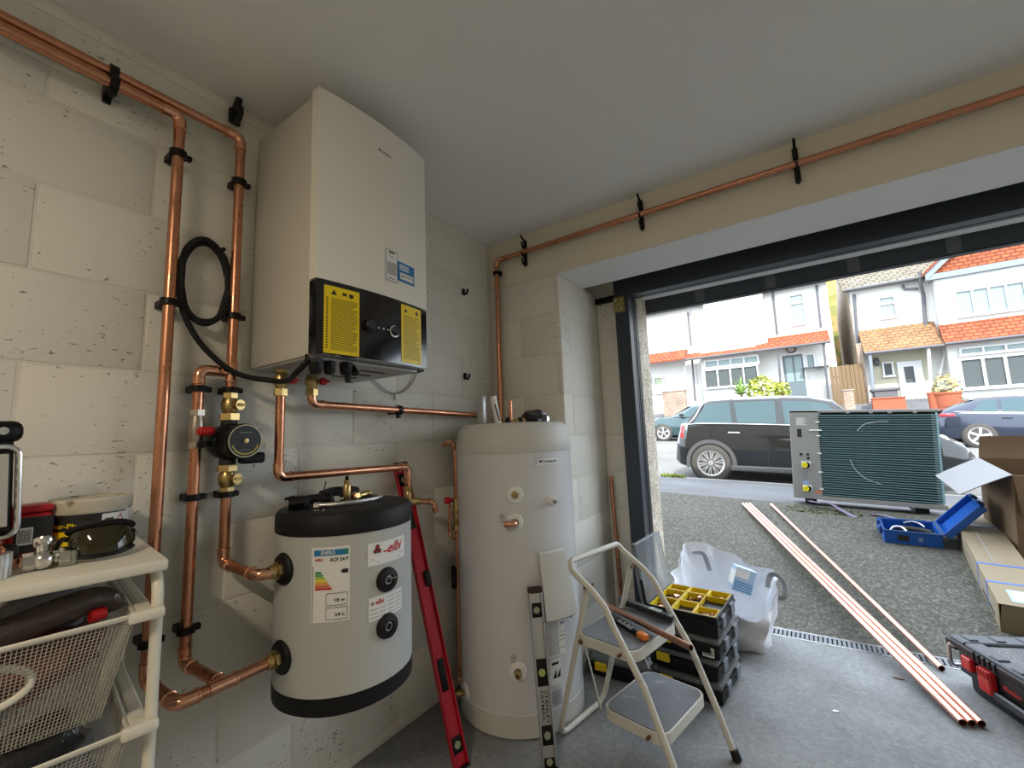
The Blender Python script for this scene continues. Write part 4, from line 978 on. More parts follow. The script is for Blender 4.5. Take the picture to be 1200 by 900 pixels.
# safety goggles: wrap-around lens on a black frame
go = thing('safety_goggles', 'dark wrap-around safety glasses lying folded on the trolley top', 'goggles', TM @ Vector((.085, .13, ZTT)))
M_lens = mat('lens_dark', (.020, .017, .004), .07, coat=.3, spec=.5)
def lens(u, v):
    a = -1.15+2.3*u; rr = .056; w_ = 1-.35*abs(a/1.15)**2.5; h = .056*w_
    return TM @ Vector((.086-rr*math.sin(a)*.92, .145-rr*math.cos(a)*.85, ZTT+.006+.052*(1-w_)*.3+h*v+.004)) + TB*(.022*v*v)
B().grid(lens, 24, 8).obj('lens', M_lens, go)
B().tube([lens(k/24, 1) + Vector((0, 0, .002)) for k in range(25)], .0062, 8).obj('brow_bar', M_black, go)
B().tube([lens(k/24, 0) for k in range(25)], .0042, 8).obj('lower_rim', M_black, go)
for s in (0, 1):
    p = lens(s, .75); q = TM @ Vector((.150-.115*s, .19, ZTT+.012)); t2 = TM @ Vector((.165-.10*s, .115 if s == 0 else .20, ZTT+.006))
    B().tube(spline([p, (p+q)/2+Vector((0, 0, .012)), q, t2], 6), .005, 8).obj('temple_arm', M_black, go)
# chrome valve and ribbed tin
fv = thing('chrome_valve', 'chromed elbow valve lying on the trolley top beside the jar', 'valve', TM @ Vector((.17, .13, ZTT)))
o_ = TM @ Vector((.19, .115, ZTT+.016))
b = B(); hexnut(b, o_, -TA+TB*.1, .016, .016); b.cyl(o_, o_-TA*.055+TB*.01, .0125, n=16).sphere(o_-TA*.026, .0165, 16, 10).cyl(o_-TA*.026, o_-TA*.026+TB*.02+Vector((0, 0, .028)), .010, n=14); hexnut(b, o_-TA*.046, -TA, .0165, .014)
b.obj('valve_body', M_chrome, fv)
B().lathe([(.013, 0), (.015, .003), (.015, .012), (.010, .015)], o_-TA*.026+TB*.016+Vector((0, 0, .024)), TB*.5+Vector((0, 0, 1)), 14).obj('valve_head', M_chrome, fv)
B().rbox((-.012, -.012, 0), (.012, .012, .026), .003, 1, TM @ Matrix.Translation((.132, .115, ZTT))).top('sight_glass', mat('glass_block', (.55, .60, .50), .1, trans=.6), 'small clear block beside the chrome valve', 'block')
tn = thing('ribbed_tin', 'ribbed galvanised cup at the trolley edge holding copper fittings', 'cup', TM @ Vector((.225, .10, ZTT)))
c_ = TM @ Vector((.232, .105, ZTT)); b = B()
prof = []
for k in range(72):
    a = 2*PI*k/72; r = .030+(.0016 if (k//2) % 2 else 0); prof.append((r*math.cos(a), r*math.sin(a)))
b.prism(prof, c_, (1, 0, 0), (0, 1, 0), (0, 0, 1), .040).obj('cup_wall', mat('galvanised', (.55, .56, .56), .4, .7, var=.1, vs=30), tn)
B().lathe([(.022, 0), (.0225, .008), (.018, .014), (.018, .008)], c_+Vector((0, 0, .039)), (0, 0, 1), 20).obj('copper_ring', M_cu2, tn)
B().lathe([(.013, 0), (.013, .018), (.010, .018), (.010, .002)], TM @ Vector((.200, .175, ZTT)), (0, 0, 1), 16).top('copper_fitting', M_cu2, 'small copper end cap standing behind the chrome valve', 'fitting')
# folding work lamp at the picture edge
wl_ = thing('work_lamp', 'black and silver folding work lamp standing on the trolley top', 'work lamp', TM @ Vector((.25, .25, ZTT)))
Mw = TM @ Matrix.Translation((.236, .25, ZTT)) @ Matrix.Rotation(-.28, 4, 'Z') @ Matrix.Rotation(.05, 4, 'Y')
B().rbox((-.032, -.018, .052), (.032, .012, .225), .014, 3, Mw).obj('lamp_body', M_black, wl_)
B().tube(fillet([Mw @ Vector(p) for p in ((.036, -.016, .225), (-.036, -.016, .225), (-.036, -.016, .05), (.036, -.016, .05))], .02, 6), .0055, 10).obj('chrome_edge', M_chrome, wl_)
B().rbox((-.022, -.0205, .07), (.022, -.0175, .21), .003, 1, Mw).obj('lamp_lens', mat('lamp_lens', (.50, .49, .45), .3), wl_)
for k in range(6): B().rbox((-.006, -.026, .075+.022*k), (.026, -.018, .090+.022*k), .003, 1, Mw).obj('cooling_rib', M_black, wl_)
hc_ = B().rbox((-.044, -.022, .232), (.040, .018, .275), .016, 3, Mw).rbox((-.03, -.014, .222), (.03, .010, .24), .004, 1, Mw).obj('hinge_cap', M_black, wl_)
B().lathe([(.0075, 0), (.0075, .003), (.0045, .003), (.0045, .001), (0, .001)], Mw @ Vector((-.012, -.0225, .255)), Mw.to_3x3() @ Vector((0, -1, 0)), 14).obj('hinge_screw', M_chrome, hc_)
B().rbox((-.04, -.03, 0), (.04, .03, .034), .012, 2, Mw).cyl(Mw @ Vector((0, 0, .03)), Mw @ Vector((0, 0, .055)), .016, n=14).obj('lamp_foot', M_black, wl_)
# ------------------------------------------------------------------ step ladder
LO = Vector((.94, -.354, 0)); LN = Vector((.98, -.197, 0)).normalized(); LW = Vector((.197, .98, 0)).normalized()
LM = Matrix((LN, LW, Vector((0, 0, 1)))).transposed().to_4x4(); LM.translation = LO
M_ladder = mat('ladder_paint', (.64, .625, .56), .42, var=.07, vs=10, dark=(.40, .36, .30), dscale=26, dth=.70)
M_mat = mat('tread_rubber', (.17, .18, .20), .6, var=.3, vs=9, bump=.2, bs=90, dark=(.30, .30, .30), dscale=14, dth=.60)
M_rust = mat('rust_rivet', (.16, .07, .03), .7)
ld = thing('step_ladder', 'folding two-step ladder in cream painted steel with grey treads', 'step ladder', LO)
V_ = .182
rail = [(.205, 0), (.15, .150), (.07, .340), (-.03, .495), (-.065, .560), (-.115, .604), (-.205, .660)]
pts = [(u, -V_, z) for u, z in rail]+[(-.222, -V_+.012, .690), (-.222, V_-.012, .690)]+[(u, V_, z) for u, z in rail[::-1]]
B().tube(fillet(pts, .045, 6), .0118, 12).xf(LM).obj('front_rail', M_ladder, ld)
B().tube(fillet([(-.155, -V_+.026, .607), (-.33, -V_+.026, .016), (-.335, V_-.026, .016), (-.155, V_-.026, .607)], .05, 6), .0108, 12).xf(LM).obj('rear_leg', M_ladder, ld)
for s in (-1, 1):
    B().lathe([(.012, 0), (.0165, .004), (.0150, .036), (.012, .038)], LM @ Vector((.208, s*V_, 0)), LM.to_3x3() @ Vector((-.33, 0, 1)), 14).obj('rubber_foot', M_rubber, ld)
    B().cyl(LM @ Vector((-.142, s*(V_-.045), .612)), LM @ Vector((-.142, s*(V_+.013), .612)), .005, n=10).obj('pivot_rivet', M_rust, ld)
    B().cyl(LM @ Vector((-.188, s*(V_-.028), .402)), LM @ Vector((-.112, s*(V_-.006), .205)), .0038, n=8).obj('stay_rod', M_steel, ld)
    B().cyl(LM @ Vector((-.192, s*(V_-.045), .402)), LM @ Vector((-.192, s*(V_-.010), .402)), .009, n=10).obj('stay_pin', M_rust, ld)
def tread(u0, u1, z, v):
    c = .045; o = []
    for cx, cy, a0 in ((u1-c, v-c, 0), (u0+c, v-c, PI/2), (u0+c, -v+c, PI), (u1-c, -v+c, PI*1.5)):
        for k in range(6): o.append((cx+c*math.cos(a0+PI/2*k/5), cy+c*math.sin(a0+PI/2*k/5)))
    t = B().prism(o, (0, 0, z-.034), (1, 0, 0), (0, 1, 0), (0, 0, 1), .034).xf(LM).obj('tread', M_ladder, ld)
    i = [(x*.0+((u0+u1)/2+(x-(u0+u1)/2)*.94), y*.955) for x, y in o]
    B().prism(i, (0, 0, z-.001), (1, 0, 0), (0, 1, 0), (0, 0, 1), .004).xf(LM).obj('tread_mat', M_mat, t)
    for s in (-1, 1): B().cyl(LM @ Vector((u1-.055, s*(v-.004), z-.017)), LM @ Vector((u1-.055, s*(V_+.004), z-.017)), .0055, n=10).obj('tread_bolt', M_rust, t)
tread(-.118, .125, .205, .168); tread(-.220, .035, .428, .168)
# things on the upper tread
ZS = .4325
cpz = lambda x, y, z: (x, y, z)
pl = thing('copper_pipe', 'copper pipe offcut lying across the upper tread of the step ladder', 'pipe', (.9, -.35, ZS))
p0, p1 = Vector((.668, -.186, ZS+.013)), Vector((1.108, -.446, ZS+.022)); d = (p1-p0)
B().lathe([(.0110, 0), (.0110, d.length), (.0090, d.length), (.0090, .0)], p0, d, 20, close=True).obj('tube', copper_mat('copper_dull', (.42, .22, .15), .38), pl)
kn = thing('utility_knife', 'black and orange utility knife on the upper tread', 'knife', (.88, -.39, ZS))
k0, k1 = Vector((.80, -.322, ZS+.009)), Vector((.952, -.424, ZS+.010)); kd = (k1-k0).normalized(); ks = kd.cross(Vector((0, 0, 1)))
KM = Matrix((kd, ks, Vector((0, 0, 1)))).transposed().to_4x4(); KM.translation = k0; kl = (k1-k0).length
B().rbox((0, -.014, -.009), (kl*.76, .014, .010), .005, 2, KM).obj('handle', M_black, kn)
B().rbox((kl*.76, -.0145, -.009), (kl, .0145, .011), .006, 2, KM).obj('orange_end', mat('knife_orange', (.75, .22, .03), .4), kn)
for f in (.18, .32, .46, .58): B().lathe([(.0055, 0), (.0055, .0015), (0, .0015)], KM @ Vector((kl*f, .002, .010)), (0, 0, 1), 10).obj('grip_dot', M_steel, kn)
B().rbox((kl*.15, .008, .004), (kl*.62, .015, .012), .002, 1, KM).obj('slider', M_steel, kn)
bl_ = thing('torpedo_level', 'dark metal bar with a clear vial lying along the back of the upper tread', 'level', (.87, -.17, ZS))
b0, b1 = Vector((.742, -.128, ZS+.001)), Vector((.995, -.225, ZS+.001)); bd = (b1-b0).normalized(); bs2 = bd.cross(Vector((0, 0, 1)))
BM = Matrix((bd, bs2, Vector((0, 0, 1)))).transposed().to_4x4(); BM.translation = b0; bL = (b1-b0).length
B().rbox((0, -.011, 0), (bL, .011, .004), .001, 1, BM).rbox((0, -.003, .004), (bL, .003, .021), .001, 1, BM).rbox((0, -.012, .020), (bL, .012, .025), .001, 1, BM).obj('beam', mat('bar_grey', (.07, .075, .075), .45, .4, var=.2, vs=20), bl_)
B().rbox((bL*.60, -.013, .0246), (bL*.80, .013, .027), .002, 1, BM).obj('vial_panel', mat('vial_clear', (.50, .60, .52), .1), bl_)

# ------------------------------------------------------------------ organiser cases
M_case = mat('case_black', (.007, .0075, .008), .42, var=.25, vs=10, spec=.3)
M_clear = mat('clear_plastic', (.90, .94, .97), .12, spec=.6, trans=.85, ior=1.2)
M_sidel = mat('latch_grey', (.13, .15, .18), .4)
M_latch = mat('latch_yellow', (.80, .55, .02), .4)
M_cup = mat('cup_yellow', (.85, .60, .015), .38, var=.04, vs=10)
CW, CD, CH = .305, .345, .092
CC = Vector((.955, .262, 0)); crz = -.085
def organiser(loc, rz, label, lid=True, group='black organiser cases', latch=True):
    t = thing('organiser_case', label, 'tool case', loc, rz, group)
    w2, d2 = CW/2, CD/2
    if lid: B().rbox((-w2, -d2, .004), (w2, d2, CH*.66), .010, 2).rbox((-w2+.02, -d2+.02, 0), (w2-.02, d2-.02, .01), .003).obj('tray', M_case, t, local=True)
    else:
        q = .005; zt = CH*.95
        B().box((-w2, -d2, .002), (w2, d2, .008)).box((-w2, -d2, .008), (-w2+q, d2, zt)).box((w2-q, -d2, .008), (w2, d2, zt)).box((-w2+q, -d2, .008), (w2-q, -d2+q, zt)).box((-w2+q, d2-q, .008), (w2-q, d2, zt)).obj('tray', M_case, t, local=True, smooth=0)
    B().box((-w2-.006, -d2-.006, CH*.60), (w2+.006, d2+.006, CH*.67)).obj('rim', M_case, t, local=True, smooth=0)
    if lid:
        B().rbox((-w2, -d2, CH*.67), (w2, d2, CH-.004), .010, 2).obj('clear_lid', M_clear, t, local=True)
        B().rbox((-w2+.012, -d2+.012, CH-.0045), (w2-.012, d2-.012, CH-.001), .003).obj('lid_frame', M_case, t, local=True) if False else None
    for s in (-1, 1):
        B().rbox((w2-.004, s*.085-.030, CH*.22), (w2+.012, s*.085+.030, CH*.80), .004).obj('side_latch', M_sidel, t, local=True)
        B().rbox((s*.085-.030, -d2-.010, CH*.34), (s*.085+.030, -d2+.002, CH*.74), .003).obj('latch', M_latch if s < 0 and lid else M_case, t, local=True)
    return t
def stack_at(k): return (CC.x, CC.y, CH*k)
c1 = organiser(stack_at(0), crz, 'black organiser case at the bottom of the stack')
c2 = organiser((CC.x-.006, CC.y+.004, CH), crz-.02, 'second black organiser case up from the floor')
c3 = organiser((CC.x+.006, CC.y-.004, CH*2), crz, 'black organiser case with a barcode label just under the open one')
B().box((.07, -CD/2-.0125, CH*.16), (.115, -CD/2-.0118, CH*.55)).obj('barcode_label', M_paper, c3, local=True, smooth=0) if False else None
bl2 = B().box((.080, -CD/2-.0012, CH*.14), (.128, -CD/2-.0004, CH*.56)).obj('barcode_label', M_paper, c3, local=True, smooth=0)
b = B()
for k in range(9): b.box((.085+.0044*k, -CD/2-.0018, CH*.2), (.0875+.0044*k, -CD/2-.0013, CH*.5))
b.obj('barcode_bar', M_ink, bl2, local=True, smooth=0)
c4 = organiser((CC.x, CC.y, CH*3), crz+.02, 'open organiser case on top of the stack with yellow cups', lid=False)
organiser((.632, .225, 0), .05, 'black organiser case on the floor behind the step ladder')
C4M = WM[c4.name]
cups = [(-.145, -.055, .06, .165), (-.145, -.055, -.055, .055), (-.145, -.055, -.165, -.06), (-.05, .045, .085, .165), (-.05, .045, -.02, .08), (-.05, .045, -.165, -.025), (.05, .143, .095, .165), (.05, .143, -.165, -.09)]
cups = [(-.146, -.048, .085, .166), (-.146, -.048, -.04, .08), (-.146, -.048, -.166, -.045), (-.044, .048, .09, .166), (-.044, .048, -.035, .085), (-.044, .048, -.166, -.04), (.052, .144, .075, .166), (.052, .144, -.166, -.075)]
for x0, x1, y0, y1 in cups:
    tp = .006; z0, z1 = CH*.36, CH*.96
    b = B()
    o = [(x0, y0), (x1, y0), (x1, y1), (x0, y1)]; i = [(x0+.003, y0+.003), (x1-.003, y0+.003), (x1-.003, y1-.003), (x0+.003, y1-.003)]
    lo = [(x0+tp, y0+tp), (x1-tp, y0+tp), (x1-tp, y1-tp), (x0+tp, y1-tp)]
    vs = [(x, y, z0) for x, y in lo]+[(x, y, z1) for x, y in o]+[(x, y, z1) for x, y in i]+[(x, y, z0+.003) for x, y in lo]
    b.add(vs, [(3, 2, 1, 0), (12, 13, 14, 15)]+[(k, (k+1) % 4, 4+(k+1) % 4, 4+k) for k in range(4)]+[(4+k, 4+(k+1) % 4, 8+(k+1) % 4, 8+k) for k in range(4)]+[(8+k, 8+(k+1) % 4, 12+(k+1) % 4, 12+k) for k in range(4)])
    b.obj('cup', M_cup, c4, local=True, smooth=0)
# copper fittings heaped in the cups
fit_src = []
def fitting_mesh(kind):
    b = B()
    if kind == 0: b.tube(fillet([(-.016, 0, 0), (0, 0, 0), (0, .016, 0)], .010, 4), .0075, 10)
    elif kind == 1: b.lathe([(.0085, -.014), (.0085, .014), (.0068, .014), (.0068, -.014)], (0, 0, 0), (1, 0, 0), 12, close=True)
    else: b.cyl((-.015, 0, 0), (.015, 0, 0), .0078, n=10).cyl((0, 0, 0), (0, .015, 0), .0078, n=10)
    return b.mesh('copper_fitting', M_cupink if kind else M_cu2, 35)
fms = [fitting_mesh(k) for k in range(3)]; rnd = random.Random(5)
for ci, (x0, x1, y0, y1) in enumerate(cups):
    for k in range(6 if (x1-x0)*(y1-y0) > .009 else 4) if ci not in (3, 5) else range(2):
        o = bpy.data.objects.new('copper_fitting', fms[rnd.randrange(3)]); COL.objects.link(o)
        lp_ = C4M @ Vector((rnd.uniform(x0+.022, x1-.022), rnd.uniform(y0+.022, y1-.022), CH*.36+.020+.012*(k//2)))
        o.location = lp_; o.rotation_euler = (rnd.uniform(-.5, .5), rnd.uniform(-.5, .5), rnd.uniform(0, 6.28))
        tag(o, 'small copper fitting heaped in a yellow cup of the open organiser', 'fitting', 'copper fittings in the yellow cups')
# the open lid standing up behind the hinge
w2, d2 = CW/2, CD/2
lm = Matrix.Translation((-w2-.004, 0, CH*.64)) @ Matrix.Rotation(math.radians(-98), 4, 'Y')
ol = B().rbox((0.0, -d2, -.002), (CW*.98, d2, .001), .002, 1).rbox((0, -d2, .001), (.006, d2, .024), .002).rbox((CW-.012, -d2, .001), (CW-.006, d2, .024), .002).rbox((0, -d2, .001), (CW*.98, -d2+.005, .024), .002).rbox((0, d2-.005, .001), (CW*.98, d2, .024), .002).xf(lm).obj('open_lid', M_clear, c4, local=True)
B().tube(fillet([lm @ Vector(p) for p in ((CW*.45, -d2-.004, .0), (.0, -d2-.004, .0), (-.004, -d2*.2, .0))], .05, 6), .007, 8).obj('lid_edge', M_case, c4, local=True)

# ------------------------------------------------------------------ white woven sack with a carton in it
M_sack = mat('woven_sack', (.78, .79, .83), .42, var=.06, vs=9, bump=.9, bs=22, dist=.012, trans=.0)
def sack():
    rnd = random.Random(21); ph = [rnd.uniform(0, 6.28) for _ in range(10)]
    b = B(); n, m_ = 64, 22; cx, cy = 1.01, .82
    def P(u, v, inner):
        a = 2*PI*u
        k = 1/max(abs(math.cos(a)), abs(math.sin(a)))**.6
        rim = .30+.13*max(0, math.sin(a-.5))+.02*math.sin(3*a+ph[0])-.10*max(0, math.cos(a+1.15))**2
        r = (.205+.055*v)*k*(1+.05*math.sin(7*a+5*v+ph[1])*v+.035*math.sin(13*a-8*v+ph[2])+.03*math.sin(4*a+9*v+ph[3]))
        z = rim*v*(1+.02*math.sin(9*a+ph[4])*v)
        r -= inner
        return Vector((cx+r*1.02*math.cos(a), cy+r*.86*math.sin(a), z+.002+(inner*1.0 if v < .01 else 0)))
    b.grid(lambda u, v: P(u, v, 0), n, m_)
    b.grid(lambda u, v: P(u, 1-v, .004), n, m_)
    b.add([P(k/n, 0, 0) for k in range(n)], [tuple(range(n))]).add([P(k/n, 0, .004)+Vector((0, 0, .004)) for k in range(n)], [tuple(range(n))])
    return b
sk = thing('rubble_sack', 'white woven plastic sack with grey handles standing behind the cases', 'sack', (1.01, .82, 0))
sack().obj('sack_body', M_sack, sk, smooth=60)
M_strap = mat('strap_grey', (.30, .32, .34), .6, bump=.4, bs=200)
def ribbon(pts, w_, m_, name, root, up=(0, 0, 1), th=.003):
    pts = spline(pts, 6); b = B(); L = []
    for i, p in enumerate(pts):
        t = (pts[min(i+1, len(pts)-1)]-pts[max(i-1, 0)]).normalized(); s = t.cross(Vector(up)); s = s.normalized() if s.length > 1e-3 else Vector((1, 0, 0)); n_ = s.cross(t)
        L += [p-s*w_/2, p+s*w_/2, p+s*w_/2+n_*th, p-s*w_/2+n_*th]
    fs = []
    for i in range(len(pts)-1):
        for k in range(4): fs.append((4*i+k, 4*i+(k+1) % 4, 4*i+4+(k+1) % 4, 4*i+4+k))
    fs += [(0, 1, 2, 3), tuple(4*(len(pts)-1)+k for k in range(4))]
    return b.add(L, fs).obj(name, m_, root)
ribbon([(1.235, .80, .30), (1.25, .83, .355), (1.285, .84, .36), (1.315, .83, .315), (1.31, .80, .262), (1.275, .79, .255)], .026, M_strap, 'handle', sk, up=(.4, 1, .2))
ribbon([(.83, .93, .405), (.87, .86, .43), (.91, .84, .43), (.925, .85, .38), (.93, .87, .33)], .026, M_strap, 'handle', sk, up=(0, 1, .3))
bx = thing('carton', 'small blue and white carton poking out of the sack', 'carton', (1.09, .90, .26))
Mx = Matrix.Translation((1.10, .86, .30)) @ Matrix.Rotation(.5, 4, 'Z') @ Matrix.Rotation(.35, 4, 'Y')
B().rbox((-.055, -.035, -.06), (.055, .035, .075), .002, 1, Mx).obj('carton_body', mat('carton_blue', (.40, .55, .72), .5, var=.1, vs=10), bx)
B().box((-.057, -.036, .02), (.02, -.0352, .07)).box((-.0558, -.03, -.03), (-.0552, .03, .05)).xf(Mx).obj('carton_print', M_paper, bx, smooth=0)
for k in range(4): B().box((-.05, -.0362, -.05+.014*k), (.05, -.0354, -.045+.014*k)).xf(Mx).obj('carton_stripe', M_blue, bx, smooth=0)
# copper offcut standing in the recess behind the pier
lc = thing('copper_pipe', 'copper pipe length standing upright in the recess beside the door frame', 'pipe', (.49, .44, 0))
B().lathe([(.0105, 0), (.0105, .92), (.0085, .92), (.0085, 0)], (.520, .470, 0.0), (-.035, .035, 1), 18, close=True).obj('tube', M_cu, lc)
# two flakes of debris on the floor
B().prism([(0, 0), (.02, .004), (.026, .014), (.008, .018)], (1.47, .28, .0005), (1, 0, 0), (0, 1, 0), (0, 0, 1), .002).top('paint_flake', M_paper, 'pale flake lying on the concrete floor near the steps', 'debris')
B().prism([(0, 0), (.03, -.006), (.042, .006), (.012, .012)], (1.715, .71, .0005), (1, 0, 0), (0, 1, 0), (0, 0, 1), .003).top('dead_leaf', M_rust, 'dark scrap lying on the floor beside the copper bundle', 'debris')
# ------------------------------------------------------------------ heat pump on the drive
def ramp_rot(X, Y, rz=0.0):
    """rotation that lays a thing on the sloping drive"""
    e = .05; n = Vector((-(ground_z(X+e, Y)-ground_z(X-e, Y))/(2*e), -(ground_z(X, Y+e)-ground_z(X, Y-e))/(2*e), 1)).normalized()
    x = Vector((math.cos(rz), math.sin(rz), 0)); x = (x-n*x.dot(n)).normalized(); y = n.cross(x)
    return Matrix((x, y, n)).transposed().to_euler()
HPX, HPY, HPW, HPH, HPD = 1.318, 3.44, 1.165, .905, .38
hp_ = thing('heat_pump', 'grey outdoor heat pump unit with dark green finned coil facing the garage', 'heat pump', (HPX, HPY, .438), rot=(0, .053, 0))
M_hp = mat('heat_pump_grey', (.28, .285, .29), .42, var=.03, vs=4)
M_coil = mat('coil_dark', (.012, .022, .026), .55, .3)
M_fin = mat('fin_green', (.125, .225, .24), .42, .3, var=.2, vs=20)
def hb(lo, hi, name, m_, r=.004, root=None): return B().rbox(lo, hi, r).obj(name, m_, root or hp_, local=True)
hb((0, 0, 0), (.252, HPD, HPH), 'service_panel', M_hp)
hb((0, .0, HPH-.022), (HPW, HPD, HPH+.006), 'top_panel', M_hp)
hb((.245, -.004, -.004), (HPW, HPD, .040), 'base_pan', M_hp)
hb((.25, .006, .038), (HPW-.03, HPD, HPH-.02), 'coil_body', M_coil, .03)
hb((HPW-.04, .06, .03), (HPW, HPD, HPH-.02), 'end_panel', M_fin, .02)
fin = B().rbox((.252, -.006, 0), (HPW-.012, .010, .0085), .003).mesh('fin_row', M_fin, 30)
k = 0; z = .050
while z < HPH-.035:
    inst(fin, 'fin_row', hp_, Matrix.Translation((0, -.001, z))); z += .0222
for x in (.48, .66, .80, .98): hb((x, -.003, HPH-.034), (x+.03, .004, HPH-.012), 'top_tab', M_hp, .003)
M_wt = mat('tie_white', (.75, .76, .76), .4)
for z in (.10, .27, .46, .64, .78): hb((.225, -.010, z), (.262, .004, z+.012), 'coil_clip', M_wt)
hb((.17, -.014, .695), (.275, .002, .708), 'bracket_pin', M_wt)
hb((.062, -.0015, .63), (.102, .001, .715), 'grip_slot', M_ink, .0008)
b = B()
for k in range(8): b.box((.058, -.001, .755+.010*k), (.150-.02*(k % 3), -.0003, .760+.010*k))
b.obj('rating_print', M_paper, hp_, local=True, smooth=0)
for z in (.105, .345):
    hb((.085, -.006, z-.030), (.165, .001, z+.034), 'valve_plate', M_wt, .003)
    v_ = B().lathe([(.026, 0), (.028, .006), (.028, .032), (.024, .036)], (.132, -.004, z), (0, -1, 0), 20).obj('valve_port', M_black, hp_, local=True)
    B().lathe([(.025, 0), (.027, .003), (.027, .016), (.014, .018), (.012, .012), (0, .012)], (.112, -.038, z), (0, -1, 0), 20).obj('valve_cap', mat('cap_yellow', (.80, .72, .02), .4), hp_, local=True)
for x, z in ((.085, .452), (.145, .452), (.147, .415)): B().lathe([(.012, 0), (.012, .006), (.009, .008), (0, .004)], (x, 0, z), (0, -1, 0), 14).obj('cable_plug', M_black, hp_, local=True)
hb((.095, -.0025, .19), (.130, .0005, .285), 'flow_strip', mat('strip_slate', (.22, .24, .27), .5), .001)
hb((.090, -.0025, .150), (.140, .0005, .178), 'flow_sticker', mat('sticker_blue', (.25, .42, .80), .5), .001)
B().add([(.185, -.0015, .06), (.245, -.0015, .06), (.25, -.0015, .085), (.20, -.0015, .095), (.19, -.0015, .08)], [(0, 1, 2, 3, 4)]).obj('warning_smudge', mat('smudge_orange', (.55, .20, .12), .6), hp_, local=True, smooth=0)
for x in (.10, HPW-.22): hb((x, .02, -.055), (x+.10, HPD-.02, -.004), 'foot', M_black)
for pts in ([(.56, -.004, .70), (.62, -.006, .765), (.72, -.006, .79), (.80, -.004, .792)], [(.49, -.004, .42), (.52, -.006, .33), (.60, -.006, .24), (.72, -.004, .19)]):
    B().tube(spline(pts, 6), .0022, 6).obj('pale_arc', M_wt, hp_, local=True)  # thin pale arc added just in front of the coil
# webbing strap trailing from under it
sp = thing('lifting_strap', 'faded purple webbing strap trailing under the heat pump', 'strap', (1.6, 3.38, ground_z(1.6, 3.38)))
gp = lambda x, y, dz=.004: Vector((x, y, ground_z(x, y)+dz))
M_web = mat('webbing', (.24, .20, .30), .7, bump=.4, bs=150)
ribbon([gp(1.45, 3.42, .05), gp(1.52, 3.36, .055), gp(1.60, 3.34, .07), gp(1.68, 3.30, .035), gp(1.76, 3.22, .006), gp(1.80, 3.16)], .045, M_web, 'strap_tail', sp)
ribbon([gp(1.92, 3.30), gp(2.0, 3.26, .02), gp(2.08, 3.22, .012), gp(2.2, 3.21), gp(2.32, 3.22, .015)], .045, M_web, 'strap_tail', sp)
# ------------------------------------------------------------------ new copper lengths on the ground
def rod(p0, p1, label):
    p0 = Vector(p0); p1 = Vector(p1); t = thing('copper_pipe', label, 'pipe', p0, group='copper lengths on the drive')
    d = p1-p0
    B().lathe([(.0142, 0), (.0142, d.length), (.0125, d.length), (.0125, 0)], p0, d, 18, close=True).obj('tube', M_cupink, t); return t
zf = ground_z(.87, 3.24)+.016
rod((1.885, .415, .0150), (.862, 3.235, zf), 'copper length at the near side of the bundle on the drive')
rod((1.914, .428, .0150), (.893, 3.248, zf), 'copper length in the middle of the bundle on the drive')
rod((1.943, .441, .0150), (.924, 3.261, zf), 'copper length at the far side of the bundle on the drive')
rod((1.915, .885, .0150), (1.118, 3.30, ground_z(1.118, 3.30)+.016), 'single copper length lying apart from the bundle on the drive')
# ------------------------------------------------------------------ open blue tool case
M_bcase = mat('case_blue', (.010, .085, .38), .38, var=.08, vs=8)
M_bdark = mat('case_blue_dark', (.008, .055, .20), .4)
bt = thing('blue_tool_case', 'blue plastic power tool case lying open on the drive', 'tool case', (2.10, 2.60, ground_z(2.10, 2.60)), rot=ramp_rot(2.115, 2.62, -.03))
w2 = .172; dd = .315
def lb_(lo, hi, name, m_, r=.005, root=None): return B().rbox(lo, hi, r).obj(name, m_, root or bt, local=True)
b = B(); b.rbox((-w2, 0, 0), (w2, dd, .012), .004); b.rbox((-w2, 0, .01), (w2, .012, .105), .005); b.rbox((-w2, dd-.012, .01), (w2, dd, .105), .005); b.rbox((-w2, 0, .01), (-w2+.012, dd, .105), .005); b.rbox((w2-.012, 0, .01), (w2, dd, .105), .005)
b.obj('case_base', M_bcase, bt, local=True)
lb_((-w2-.006, -.006, .098), (w2+.006, .010, .110), 'front_lip', M_bdark); lb_((-w2-.006, dd-.01, .098), (w2+.006, dd+.006, .110), 'back_lip', M_bdark)
lb_((-w2-.006, -.004, .098), (-w2+.010, dd+.004, .110), 'side_lip', M_bdark)
for y in (.06, .22): lb_((-w2-.022, y, .05), (-w2-.004, y+.05, .115), 'latch', M_bdark)
lb_((-w2-.030, .12, .06), (-w2-.012, .20, .08), 'carry_handle', M_bdark)
lb_((-.09, -.002, .03), (-.02, .001, .075), 'vent_panel', M_ink, .001)
b = lettering(B(), 'GF', .03, lambda x, y: Vector((.03+x, -.0015, .035+y)), height=.035); b.obj('maker_mark', mat('mark_grey', (.35, .45, .62), .5), bt, local=True, smooth=0)
lm = Matrix.Translation((w2, 0, .108)) @ Matrix.Rotation(math.radians(-50), 4, 'Y')
b = B(); b.rbox((0.004, .0, -.052), (.325, dd, -.042), .004); b.rbox((.004, 0, -.046), (.325, .010, .0), .004); b.rbox((.004, dd-.01, -.046), (.325, dd, .0), .004); b.rbox((.004, 0, -.046), (.014, dd, 0), .004); b.rbox((.315, 0, -.046), (.325, dd, 0), .004)
lid = b.xf(lm).obj('lid', M_bcase, bt, local=True)
B().rbox((.03, .03, -.043), (.30, dd-.03, -.038), .003).xf(lm).obj('lid_panel', M_bcase, lid, local=True)
for y in (.05, .21): B().rbox((.322, y, -.035), (.345, y+.05, .010), .004).xf(lm).obj('lid_catch', M_bdark, lid, local=True)
BTM = WM[bt.name]
